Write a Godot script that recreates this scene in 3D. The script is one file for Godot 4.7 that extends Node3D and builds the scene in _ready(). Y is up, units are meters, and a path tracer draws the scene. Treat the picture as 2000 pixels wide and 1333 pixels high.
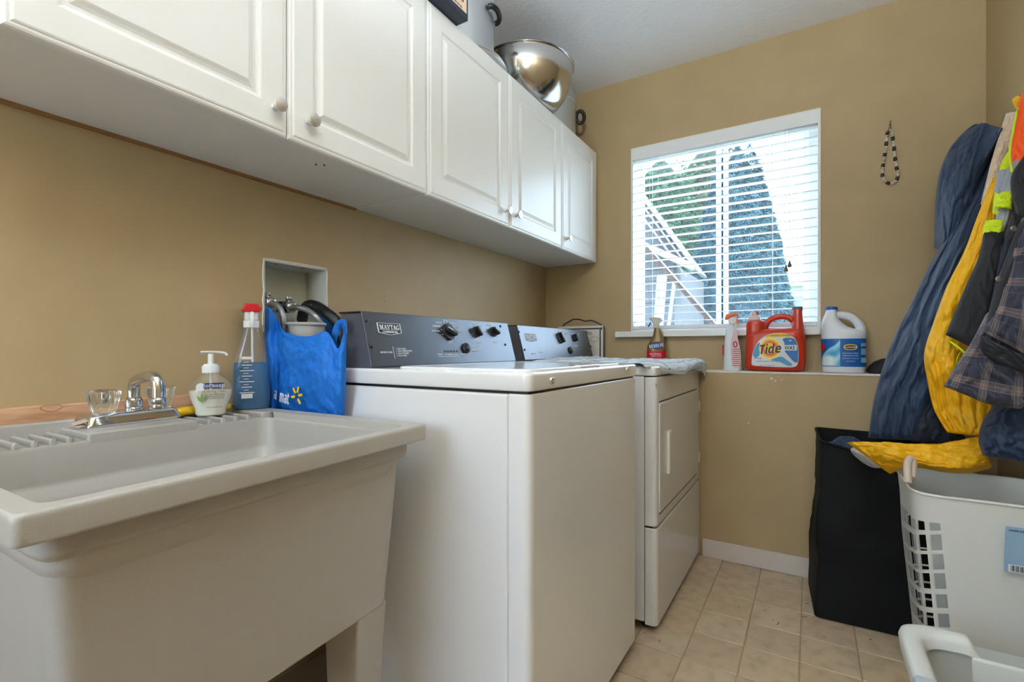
extends Node3D

const LEFT := 0.0
const RIGHT := 1.93
const CEIL := 2.44
const UPPER := -0.14      # face of the upper window wall
const REAR := 3.55        # wall behind the viewer
const LAMP := 3.3
var M := {}
var taken := {}
var rng := RandomNumberGenerator.new()
var noise := FastNoiseLite.new()


func _ready() -> void:
	rng.seed = 7
	noise.seed = 11
	noise.frequency = 1.0
	light_and_lens()
	materials()
	room()
	unseen_ceiling_lamp()
	window_and_blind()
	outside()
	cabinets()
	washer()
	dryer()
	laundry_sink()
	on_the_sink()
	outlet_box()
	on_the_ledge()
	on_the_cabinets()
	wall_things()
	coats()
	hampers()


func light_and_lens() -> void:
	var cam := Camera3D.new()
	cam.name = "camera"
	cam.projection = Camera3D.PROJECTION_FRUSTUM
	cam.keep_aspect = Camera3D.KEEP_HEIGHT
	cam.near = 0.05
	cam.far = 120.0
	cam.size = 2.0 * 0.05 * 666.5 / 955.0
	cam.frustum_offset = Vector2(0.0, 0.05 * 15.5 / 955.0)
	cam.position = Vector3(1.3502, 0.98, 2.4497)
	cam.rotation_degrees = Vector3(0, 31.49, 0)
	add_child(cam)
	cam.current = true
	var env := Environment.new()
	env.background_mode = Environment.BG_SKY
	var sky := Sky.new()
	var sm := ProceduralSkyMaterial.new()
	sm.sky_top_color = Color(0.74, 0.87, 1.0)
	sm.sky_horizon_color = Color(0.90, 0.955, 1.0)
	sm.sky_curve = 0.2
	sm.ground_bottom_color = Color(0.42, 0.41, 0.38)
	sm.ground_horizon_color = Color(0.55, 0.54, 0.52)
	sm.sun_angle_max = 0.0
	sky.sky_material = sm
	env.sky = sky
	env.background_energy_multiplier = 11.0
	env.tonemap_mode = Environment.TONE_MAPPER_LINEAR
	env.tonemap_exposure = 1.15
	env.sdfgi_enabled = true
	env.ssao_enabled = true
	env.ssil_enabled = true
	var we := WorldEnvironment.new()
	we.name = "surroundings"
	we.environment = env
	add_child(we)
	var sun := DirectionalLight3D.new()
	sun.name = "sun"
	sun.light_energy = 2.0
	sun.light_color = Color(1.0, 0.95, 0.86)
	sun.light_angular_distance = 1.0
	sun.shadow_enabled = true
	sun.sky_mode = DirectionalLight3D.SKY_MODE_LIGHT_ONLY
	add_child(sun)
	sun.look_at_from_position(Vector3(8, 9, 2.2), Vector3.ZERO)


# ---------------------------------------------------------------- objects
func numbered(called: String) -> String:
	var n: int = taken.get(called, 0)
	taken[called] = n + 1
	return called if n == 0 else "%s_%03d" % [called, n]


func tag(o: Node, label: String, category: String, group := "") -> void:
	o.set_meta("label", label)
	o.set_meta("category", category)
	if group != "":
		o.set_meta("group", group)


func thing(called: String, label: String, category: String, at := Vector3.ZERO, turn := 0.0, group := "") -> Node3D:
	var o := Node3D.new()
	o.name = numbered(called)
	add_child(o)
	o.position = at
	o.rotation.y = turn
	tag(o, label, category, group)
	return o


func part(called: String, st: SurfaceTool, m: Material, parent: Node, label := "") -> MeshInstance3D:
	var o := MeshInstance3D.new()
	o.mesh = st.commit()
	o.material_override = m
	if parent == self:
		o.name = numbered(called)
		add_child(o)
	else:
		o.name = called
		parent.add_child(o, true)
	if label != "":
		o.set_meta("label", label)
	return o


func piece(called: String, mesh: Mesh, m: Material, parent: Node, at: Vector3) -> MeshInstance3D:
	var o := MeshInstance3D.new()
	o.mesh = mesh
	o.material_override = m
	o.name = called
	parent.add_child(o, true)
	o.position = at
	return o


func struct(called: String, st: SurfaceTool, m: Material) -> MeshInstance3D:
	var o := part(called, st, m, self)
	o.set_meta("kind", "structure")
	return o


func copy_of(o: Node3D, label: String, at: Vector3, turn := 0.0) -> Node3D:
	var c: Node3D = o.duplicate()
	c.name = numbered(String(o.name).rstrip("_0123456789"))
	add_child(c)
	c.position = at
	c.rotation.y = turn
	c.set_meta("label", label)
	return c


# ---------------------------------------------------------------- shapes
func mb() -> SurfaceTool:
	var st := SurfaceTool.new()
	st.begin(Mesh.PRIMITIVE_TRIANGLES)
	return st


func vtx(st: SurfaceTool, p: Vector3, n: Vector3, uv := Vector2.ZERO) -> void:
	st.set_normal(n)
	st.set_uv(uv)
	st.add_vertex(p)


# a, b, c, d run counter-clockwise seen from outside
func quad(st: SurfaceTool, a: Vector3, b: Vector3, c: Vector3, d: Vector3, ua := Vector2(0, 1), ub := Vector2(1, 1), uc := Vector2(1, 0), ud := Vector2(0, 0)) -> void:
	var n := (c - a).cross(d - b).normalized()
	vtx(st, a, n, ua)
	vtx(st, c, n, uc)
	vtx(st, b, n, ub)
	vtx(st, a, n, ua)
	vtx(st, d, n, ud)
	vtx(st, c, n, uc)


func steps(h: float, r: float, seg: int) -> PackedFloat32Array:
	var a := PackedFloat32Array()
	for i in range(seg, -1, -1):
		a.append(-(h - r) - r * tan(PI / 4 * i / seg))
	for i in seg + 1:
		a.append((h - r) + r * tan(PI / 4 * i / seg))
	return a


# a box with rounded edges
func rbox(st: SurfaceTool, c: Vector3, s: Vector3, r := 0.004, seg := 2, b := Basis()) -> void:
	var h := s / 2
	r = minf(r, minf(h.x, minf(h.y, h.z)) * 0.99)
	var inner := h - Vector3(r, r, r)
	for axis in 3:
		var ua := (axis + 1) % 3
		var va := (axis + 2) % 3
		var us := steps(h[ua], r, seg)
		var vs := steps(h[va], r, seg)
		for sgn in [-1.0, 1.0]:
			for i in us.size() - 1:
				for j in vs.size() - 1:
					var ps := []
					var ns := []
					for k in [[0, 0], [1, 0], [1, 1], [0, 1]]:
						var p := Vector3()
						p[axis] = h[axis] * sgn
						p[ua] = us[i + k[0]]
						p[va] = vs[j + k[1]]
						var q := p.clamp(-inner, inner)
						var n := (p - q).normalized()
						ps.append(c + b * (q + n * r))
						ns.append(b * n)
					var order := [0, 2, 1, 0, 3, 2] if sgn > 0 else [0, 1, 2, 0, 2, 3]
					for k in order:
						vtx(st, ps[k], ns[k])


# a plain box of six flat faces
func box(st: SurfaceTool, lo: Vector3, hi: Vector3) -> void:
	var p := func(x, y, z): return Vector3(hi.x if x else lo.x, hi.y if y else lo.y, hi.z if z else lo.z)
	quad(st, p.call(0, 0, 1), p.call(1, 0, 1), p.call(1, 1, 1), p.call(0, 1, 1))
	quad(st, p.call(1, 0, 0), p.call(0, 0, 0), p.call(0, 1, 0), p.call(1, 1, 0))
	quad(st, p.call(1, 0, 1), p.call(1, 0, 0), p.call(1, 1, 0), p.call(1, 1, 1))
	quad(st, p.call(0, 0, 0), p.call(0, 0, 1), p.call(0, 1, 1), p.call(0, 1, 0))
	quad(st, p.call(0, 1, 1), p.call(1, 1, 1), p.call(1, 1, 0), p.call(0, 1, 0))
	quad(st, p.call(0, 0, 0), p.call(1, 0, 0), p.call(1, 0, 1), p.call(0, 0, 1))


# a smooth sheet through rows of points; its outside is (down the rows) x (along a row)
func grid(st: SurfaceTool, rows: Array, wrap := false, flip := false, uv_lo := Vector2.ZERO, uv_hi := Vector2.ONE, skip = null) -> void:
	var nr := rows.size()
	var nc: int = rows[0].size()
	var normals := []
	for i in nr:
		var line := PackedVector3Array()
		for j in nc:
			var down: Vector3 = rows[mini(i + 1, nr - 1)][j] - rows[maxi(i - 1, 0)][j]
			var a := (j + nc - 1) % nc if wrap else maxi(j - 1, 0)
			var e := (j + 1) % nc if wrap else mini(j + 1, nc - 1)
			var along: Vector3 = rows[i][e] - rows[i][a]
			if along.length_squared() < 1e-12:
				var k := 1 if i == 0 else i - 1
				along = rows[k][e] - rows[k][a]
			var n := down.cross(along)
			line.append((-n if flip else n).normalized())
		normals.append(line)
	for i in nr - 1:
		for j in (nc if wrap else nc - 1):
			if skip and skip.call(i, j):
				continue
			var k := (j + 1) % nc
			var f := Vector2(float(j) / (nc if wrap else nc - 1), float(i) / (nr - 1))
			var g := Vector2(float(j + 1) / (nc if wrap else nc - 1), float(i + 1) / (nr - 1))
			var span := uv_hi - uv_lo
			var p := [rows[i][j], rows[i][k], rows[i + 1][k], rows[i + 1][j]]
			var n := [normals[i][j], normals[i][k], normals[i + 1][k], normals[i + 1][j]]
			var uv := [uv_lo + f * span, uv_lo + Vector2(g.x, f.y) * span, uv_lo + g * span, uv_lo + Vector2(f.x, g.y) * span]
			for t in ([0, 2, 1, 0, 3, 2] if flip else [0, 1, 2, 0, 2, 3]):
				vtx(st, p[t], n[t], uv[t])


func disc(st: SurfaceTool, loop: PackedVector3Array, n: Vector3) -> void:
	var c := Vector3.ZERO
	for p in loop:
		c += p
	c /= loop.size()
	for i in loop.size():
		var a := loop[i]
		var b := loop[(i + 1) % loop.size()]
		if (a - c).cross(b - c).dot(n) > 0:
			vtx(st, c, n)
			vtx(st, b, n)
			vtx(st, a, n)
		else:
			vtx(st, c, n)
			vtx(st, a, n)
			vtx(st, b, n)


# profile of (radius, height) from the bottom up; a repeated point makes a crease
func lathe(st: SurfaceTool, xf: Transform3D, profile: Array, n := 32, flute := 0.0, flutes := 0) -> void:
	var run := []
	var all := profile.duplicate()
	all.append(all[-1])
	for i in all.size():
		if run.size() and run[-1].is_equal_approx(all[i]):
			if run.size() > 1:
				var rows := []
				for q in run:
					var line := PackedVector3Array()
					for k in n:
						var a := TAU * k / n
						var r: float = q.x * (1.0 + (flute * cos(a * flutes) if flutes else 0.0))
						line.append(xf * Vector3(cos(a) * r, q.y, -sin(a) * r))
					rows.append(line)
				grid(st, rows, true, true)
			run = [all[i]]
		else:
			run.append(all[i])


func spline(p: Array, t: float) -> Vector3:
	var n := p.size() - 1
	var i := clampi(int(t * n), 0, n - 1)
	var f := t * n - i
	var a: Vector3 = p[maxi(i - 1, 0)]
	var b: Vector3 = p[i]
	var c: Vector3 = p[i + 1]
	var d: Vector3 = p[mini(i + 2, n)]
	return 0.5 * (2.0 * b + (c - a) * f + (2.0 * a - 5.0 * b + 4.0 * c - d) * f * f + (3.0 * b - a - 3.0 * c + d) * f * f * f)


func along(p: Array, n: int) -> Array:
	var out := []
	for i in n + 1:
		out.append(spline(p, float(i) / n))
	return out


func tube(st: SurfaceTool, p: Array, r, n := 10, ends := true, squash := 1.0) -> void:
	var rows := []
	var side := Vector3.ZERO
	var first := Vector3.ZERO
	var last := Vector3.ZERO
	for i in p.size():
		var d: Vector3 = (p[mini(i + 1, p.size() - 1)] - p[maxi(i - 1, 0)]).normalized()
		if i == 0:
			side = d.cross(Vector3.UP if absf(d.y) < 0.9 else Vector3.RIGHT).normalized()
			first = d
		side = (side - d * side.dot(d)).normalized()
		var up := d.cross(side)
		var rad: float = r[i] if r is Array else r
		var line := PackedVector3Array()
		for k in n:
			var a := TAU * k / n
			line.append(p[i] + (side * cos(a) + up * sin(a) * squash) * rad)
		rows.append(line)
		last = d
	grid(st, rows, true, true)
	if ends:
		disc(st, rows[0], -first)
		disc(st, rows[-1], last)


# closed loops joined from the first to the last (seen from above they run clockwise, bottom first)
func loft(st: SurfaceTool, loops: Array, low := true, high := true, flip := true) -> void:
	grid(st, loops, true, flip)
	if low:
		disc(st, loops[0], Vector3.DOWN)
	if high:
		disc(st, loops[-1], Vector3.UP)


func oval(y: float, a: float, b: float, power := 2.0, n := 32, c := Vector3.ZERO) -> PackedVector3Array:
	var out := PackedVector3Array()
	for k in n:
		var t := TAU * k / n
		var x := signf(cos(t)) * pow(absf(cos(t)), 2.0 / power) * a
		var z := signf(sin(t)) * pow(absf(sin(t)), 2.0 / power) * b
		out.append(c + Vector3(x, y, -z))
	return out


# four corners with rounded corners, in order
func rounded(corners: Array, radius, seg := 4) -> PackedVector3Array:
	var out := PackedVector3Array()
	for i in 4:
		var r: float = radius[i] if radius is Array else radius
		var p: Vector3 = corners[i]
		var a: Vector3 = (corners[(i + 3) % 4] - p).normalized() * r
		var b: Vector3 = (corners[(i + 1) % 4] - p).normalized() * r
		for k in seg + 1:
			var f := float(k) / seg
			out.append((p + a) * (1 - f) * (1 - f) + p * 2 * f * (1 - f) + (p + b) * f * f)
	return out


# a flat outline (counter-clockwise) given a depth and rounded edges
func extrude(st: SurfaceTool, poly: PackedVector2Array, depth: float, r: float, xf := Transform3D(), seg := 3) -> void:
	var n := poly.size()
	var inward := PackedVector2Array()
	for i in n:
		var a := (poly[i] - poly[(i + n - 1) % n]).normalized()
		var b := (poly[(i + 1) % n] - poly[i]).normalized()
		var d := a + b
		if d.length() < 0.01:
			d = b
		d = d.normalized()
		inward.append(Vector2(-d.y, d.x))
	var rows := []
	for side in [-1.0, 1.0]:
		for k in seg + 1:
			var t := (PI / 2 * k / seg) if side < 0 else (PI / 2 * (seg - k) / seg)
			var off := r * (1 - sin(t))
			var z: float = side * (depth / 2 - r * (1 - cos(t)))
			var line := PackedVector3Array()
			for i in n:
				var q := poly[i] + inward[i] * off
				line.append(xf * Vector3(q.x, q.y, z))
			rows.append(line)
	grid(st, rows, true, true)
	var flat := PackedVector2Array()
	for i in n:
		flat.append(poly[i] + inward[i] * r)
	var tri := Geometry2D.triangulate_polygon(poly)
	for side in [-1.0, 1.0]:
		var nn: Vector3 = (xf.basis * Vector3(0, 0, side)).normalized()
		for t in range(0, tri.size(), 3):
			var q := [flat[tri[t]], flat[tri[t + 1]], flat[tri[t + 2]]]
			var ccw: bool = (q[1] - q[0]).cross(q[2] - q[0]) > 0
			if ccw == (side > 0):
				q = [q[0], q[2], q[1]]
			for v in q:
				vtx(st, xf * Vector3(v.x, v.y, side * depth / 2), nn, v)


# nested rectangles: [inset, height] pairs, in the x-y plane of xf, facing its +z
func panel(st: SurfaceTool, xf: Transform3D, w: float, h: float, rings: Array) -> void:
	var last := []
	for ring in rings:
		var x: float = w / 2 - ring[0]
		var y: float = h / 2 - ring[0]
		var now := []
		for k in [[-1, -1], [1, -1], [1, 1], [-1, 1]]:
			now.append(xf * Vector3(x * k[0], y * k[1], ring[1]))
		if last.size():
			for k in 4:
				quad(st, last[k], last[(k + 1) % 4], now[(k + 1) % 4], now[k])
		last = now
	quad(st, last[0], last[1], last[2], last[3])


func text(st: SurfaceTool, words: String, height: float, xf: Transform3D, bold := true, serif := false, squeeze := 1.0, align := HORIZONTAL_ALIGNMENT_CENTER) -> void:
	var f := SystemFont.new()
	f.font_names = PackedStringArray(["Droid Serif" if serif else "Droid Sans"])
	f.font_weight = 700 if bold else 400
	var t := TextMesh.new()
	t.text = words
	t.font = f
	t.font_size = 24
	t.pixel_size = height / 24.0
	t.depth = 0.0004
	t.curve_step = 4.0
	t.horizontal_alignment = align
	st.append_from(t, 0, xf * Transform3D(Basis.from_scale(Vector3(squeeze, 1, 1)), Vector3.ZERO))


# axes for something flat on a surface: right, up, and out of it
func facing(at: Vector3, right: Vector3, up: Vector3) -> Transform3D:
	var r := right.normalized()
	var u := (up - r * up.dot(r)).normalized()
	return Transform3D(Basis(r, u, r.cross(u)), at)


# cloth through control rows of points: smooth, with folds across it and a real thickness.
# away is the side that the back of the cloth lies on
func cloth(st: SurfaceTool, ctrl: Array, away: Vector3, thick: float, nu := 40, nv := 60, fold := 0.008, folds := 5.0, crumple := 0.006, grain := 9.0, uv := Vector2.ONE, seed_at := 0.0) -> void:
	var cols: int = ctrl[0].size()
	var front := []
	for i in nv + 1:
		var t := float(i) / nv
		var line := []
		for j in cols:
			var column := []
			for r in ctrl:
				column.append(r[j])
			line.append(spline(column, t))
		var row := PackedVector3Array()
		for k in nu + 1:
			row.append(spline(line, float(k) / nu))
		front.append(row)
	var a := away.normalized()
	var shaped := []
	var back := []
	for i in nv + 1:
		var row := PackedVector3Array()
		var rear := PackedVector3Array()
		for k in nu + 1:
			var s := float(k) / nu
			var t := float(i) / nv
			var p: Vector3 = front[i][k]
			var warp := noise.get_noise_3d(s * 1.7 + seed_at, t * 2.3, seed_at * 3.1)
			var f := sin((s * folds + warp * 1.6) * TAU) * fold * (0.35 + 0.65 * sqrt(t))
			f += noise.get_noise_3d(p.x * grain + seed_at, p.y * grain * 0.55, p.z * grain) * crumple * 2.0
			f += absf(noise.get_noise_3d(p.x * grain * 2.1, p.y * grain * 1.3 + seed_at, p.z * grain * 2.1)) * crumple
			var edge := minf(minf(s, 1 - s) * nu / 5.0, minf(t, 1 - t) * nv / 5.0)
			edge = sin(clampf(edge, 0, 1) * PI / 2)
			var mid := p + a * thick * 0.5
			row.append(mid - a * (thick * 0.5 * edge) - a * f * (0.3 + 0.7 * edge))
			rear.append(mid + a * (thick * 0.5 * edge) - a * f * 0.3 * (1 - edge))
		shaped.append(row)
		back.append(rear)
	var out: Vector3 = (shaped[nv / 2 + 1][nu / 2] - shaped[nv / 2 - 1][nu / 2]).cross(shaped[nv / 2][nu / 2 + 1] - shaped[nv / 2][nu / 2 - 1])
	var flip := out.dot(a) > 0
	grid(st, shaped, false, flip, Vector2.ZERO, uv)
	grid(st, back, false, not flip, Vector2.ZERO, uv)


# ---------------------------------------------------------------- materials
func noise_tex(freq: float, size := 256, ramp: Gradient = null, octaves := 4, kind := FastNoiseLite.TYPE_SIMPLEX_SMOOTH, sd := 1) -> NoiseTexture2D:
	var n := FastNoiseLite.new()
	n.noise_type = kind
	n.frequency = freq
	n.fractal_octaves = octaves
	n.seed = sd
	var t := NoiseTexture2D.new()
	t.width = size
	t.height = size
	t.seamless = true
	t.noise = n
	if ramp:
		t.color_ramp = ramp
	return t


func ramp(stops: Array) -> Gradient:
	var g := Gradient.new()
	var o := PackedFloat32Array()
	var c := PackedColorArray()
	for s in stops:
		o.append(s[0])
		c.append(s[1])
	g.offsets = o
	g.colors = c
	return g


func rgb(r: int, g: int, b: int) -> Color:
	return Color8(r, g, b)


func mat(c: Color, rough := 0.5, metal := 0.0) -> StandardMaterial3D:
	var m := StandardMaterial3D.new()
	m.albedo_color = c
	m.roughness = rough
	m.metallic = metal
	return m


func bumpy(m: StandardMaterial3D, tex: Texture2D, cm: float, scale: float) -> StandardMaterial3D:
	m.uv1_triplanar = true
	m.uv1_world_triplanar = true
	m.uv1_scale = Vector3(scale, scale, scale)
	m.heightmap_enabled = true
	m.heightmap_texture = tex
	m.heightmap_scale = cm
	return m


func see_through(c: Color, alpha: float, rough := 0.05) -> StandardMaterial3D:
	var m := mat(Color(c.r, c.g, c.b, alpha), rough)
	m.transparency = BaseMaterial3D.TRANSPARENCY_ALPHA
	return m


func solid_glass(c: Color, scale := 0.05, rough := 0.02) -> StandardMaterial3D:
	var m := mat(Color(c.r, c.g, c.b, 0.0), rough)
	m.refraction_enabled = true
	m.refraction_scale = scale
	return m


func materials() -> void:
	var peel := noise_tex(0.05, 256, null, 3)
	var weave := noise_tex(0.25, 128, null, 2, FastNoiseLite.TYPE_SIMPLEX, 5)
	var w := ramp([[0.0, rgb(175, 151, 110)], [0.5, rgb(179, 155, 114)], [1.0, rgb(183, 159, 118)]])
	var wall := mat(Color.WHITE, 0.55)
	wall.albedo_texture = noise_tex(0.008, 256, w, 3, FastNoiseLite.TYPE_SIMPLEX_SMOOTH, 3)
	M.wall = bumpy(wall, peel, 0.04, 1.2)
	M.ceiling = bumpy(mat(rgb(247, 247, 248), 0.9), noise_tex(0.06, 256, null, 4), 0.07, 2.0)
	M.white = mat(rgb(236, 235, 231), 0.35)
	M.trim = mat(rgb(216, 203, 192), 0.45)
	var lr := ramp([[0.0, rgb(196, 178, 158)], [0.45, rgb(224, 214, 202)], [1.0, rgb(232, 224, 214)]])
	M.ledge = mat(Color.WHITE, 0.5)
	M.ledge.albedo_texture = noise_tex(0.03, 256, lr)
	M.ledge.uv1_triplanar = true
	M.ledge.uv1_scale = Vector3(2, 2, 2)
	M.cabinet = mat(rgb(238, 238, 236), 0.32)
	M.carcass = mat(rgb(232, 231, 229), 0.45)
	M.raw_wood = mat(rgb(150, 108, 62), 0.7)
	var woodr := ramp([[0.0, rgb(176, 128, 92)], [0.5, rgb(206, 160, 124)], [1.0, rgb(220, 178, 144)]])
	M.pine = mat(Color.WHITE, 0.55)
	M.pine.albedo_texture = noise_tex(0.02, 256, woodr, 4, FastNoiseLite.TYPE_SIMPLEX_SMOOTH, 9)
	M.pine.uv1_triplanar = true
	M.pine.uv1_scale = Vector3(1.0, 9.0, 1.2)
	M.enamel = mat(rgb(236, 236, 236), 0.18)
	M.enamel.clearcoat_enabled = true
	M.enamel.clearcoat = 0.5
	M.enamel.clearcoat_roughness = 0.08
	M.console = mat(rgb(104, 108, 114), 0.33, 0.9)
	M.console_side = mat(rgb(84, 84, 94), 0.5, 0.1)
	M.black = mat(rgb(22, 22, 24), 0.4)
	M.print = mat(rgb(235, 238, 240), 0.5)
	M.ink = mat(rgb(35, 33, 36), 0.6)
	M.chrome = mat(rgb(214, 216, 220), 0.09, 1.0)
	M.nickel = mat(rgb(222, 219, 214), 0.34, 1.0)
	M.steel = mat(rgb(206, 204, 202), 0.14, 1.0)
	M.aluminium = bumpy(mat(rgb(206, 211, 216), 0.42, 1.0), noise_tex(0.04, 128), 0.01, 3.0)
	var specks := ramp([[0.0, rgb(142, 135, 125)], [0.16, rgb(157, 151, 142)], [0.3, rgb(175, 170, 162)], [1.0, rgb(180, 176, 168)]])
	M.stone = mat(Color.WHITE, 0.42)
	M.stone.albedo_texture = noise_tex(0.16, 1024, specks, 2, FastNoiseLite.TYPE_SIMPLEX, 21)
	M.stone.uv1_triplanar = true
	M.stone.uv1_scale = Vector3(4.4, 4.4, 4.4)
	M.tiles = []
	for k in 4:
		var base := [rgb(202, 178, 146), rgb(196, 172, 142), rgb(206, 183, 153), rgb(199, 174, 140)][k] as Color
		var g := ramp([[0.0, base.darkened(0.14)], [0.35, base.darkened(0.04)], [0.6, base], [1.0, base.lightened(0.06)]])
		var tm := mat(Color.WHITE, 0.42)
		tm.albedo_texture = noise_tex(0.022, 256, g, 5, FastNoiseLite.TYPE_SIMPLEX_SMOOTH, 31 + k)
		tm.uv1_triplanar = true
		tm.uv1_world_triplanar = true
		tm.uv1_scale = Vector3(2.3, 2.3, 2.3)
		M.tiles.append(tm)
	M.grout = mat(rgb(166, 142, 116), 0.6)
	M.pane = see_through(Color(1, 1, 1), 0.04, 0.0)
	M.pane.metallic_specular = 0.12
	M.vinyl = mat(rgb(240, 241, 242), 0.4)
	M.slat = mat(rgb(240, 241, 242), 0.45)
	M.slat.backlight_enabled = true
	M.slat.backlight = Color(0.35, 0.36, 0.37)
	M.cord = mat(rgb(225, 225, 222), 0.8)
	M.tassel = mat(rgb(92, 90, 70), 0.6)
	M.acrylic = solid_glass(Color(0.97, 0.98, 0.97), 0.049)
	M.clear = see_through(Color(0.97, 0.98, 0.98), 0.05, 0.06)
	M.orange_plastic = mat(rgb(206, 60, 34), 0.3)
	M.orange_plastic.subsurf_scatter_enabled = true
	M.orange_plastic.subsurf_scatter_strength = 0.25
	M.orange_plastic.backlight_enabled = true
	M.orange_plastic.backlight = Color(0.4, 0.14, 0.06)
	M.white_plastic = mat(rgb(236, 236, 232), 0.4)
	M.basket = mat(rgb(226, 227, 222), 0.45)
	M.basket.backlight_enabled = true
	M.basket.backlight = Color(0.25, 0.25, 0.24)
	M.bone = mat(rgb(196, 180, 164), 0.5)
	M.grip = mat(rgb(182, 190, 202), 0.45)
	M.bag_blue = bumpy(mat(rgb(10, 112, 208), 0.6), weave, 0.02, 9.0)
	M.bag_blue.backlight_enabled = true
	M.bag_blue.backlight = Color(0.2, 0.24, 0.3)
	M.navy = bumpy(mat(rgb(30, 50, 78), 0.62), weave, 0.03, 8.0)
	M.navy.rim_enabled = true
	M.navy.rim = 0.5
	M.navy_dark = bumpy(mat(rgb(24, 30, 46), 0.8), weave, 0.03, 8.0)
	M.black_cloth = bumpy(mat(rgb(24, 24, 28), 0.75), weave, 0.03, 8.0)
	M.hamper = bumpy(mat(rgb(11, 11, 12), 0.75), weave, 0.03, 6.0)
	M.hamper.metallic_specular = 0.35
	M.yellow_coat = mat(rgb(240, 180, 8), 0.58)
	M.yellow_coat.backlight_enabled = true
	M.yellow_coat.backlight = Color(0.3, 0.22, 0.02)
	M.lime = mat(rgb(206, 226, 24), 0.7)
	M.reflective = mat(rgb(150, 152, 158), 0.5, 0.2)
	M.orange_cloth = mat(rgb(255, 92, 24), 0.75)
	M.fleece = bumpy(mat(rgb(222, 200, 174), 0.95), noise_tex(0.05, 256, null, 3, FastNoiseLite.TYPE_SIMPLEX_SMOOTH, 2), 0.35, 7.0)
	M.red = mat(rgb(206, 22, 34), 0.35)
	M.yellow = mat(rgb(232, 190, 20), 0.45)
	M.hose = mat(rgb(150, 152, 154), 0.35, 0.8)
	M.hose.heightmap_enabled = true
	M.hose.heightmap_texture = noise_tex(0.2, 128, null, 1)
	M.hose.heightmap_scale = 0.05
	M.brass = mat(rgb(140, 132, 122), 0.35, 0.9)


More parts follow.
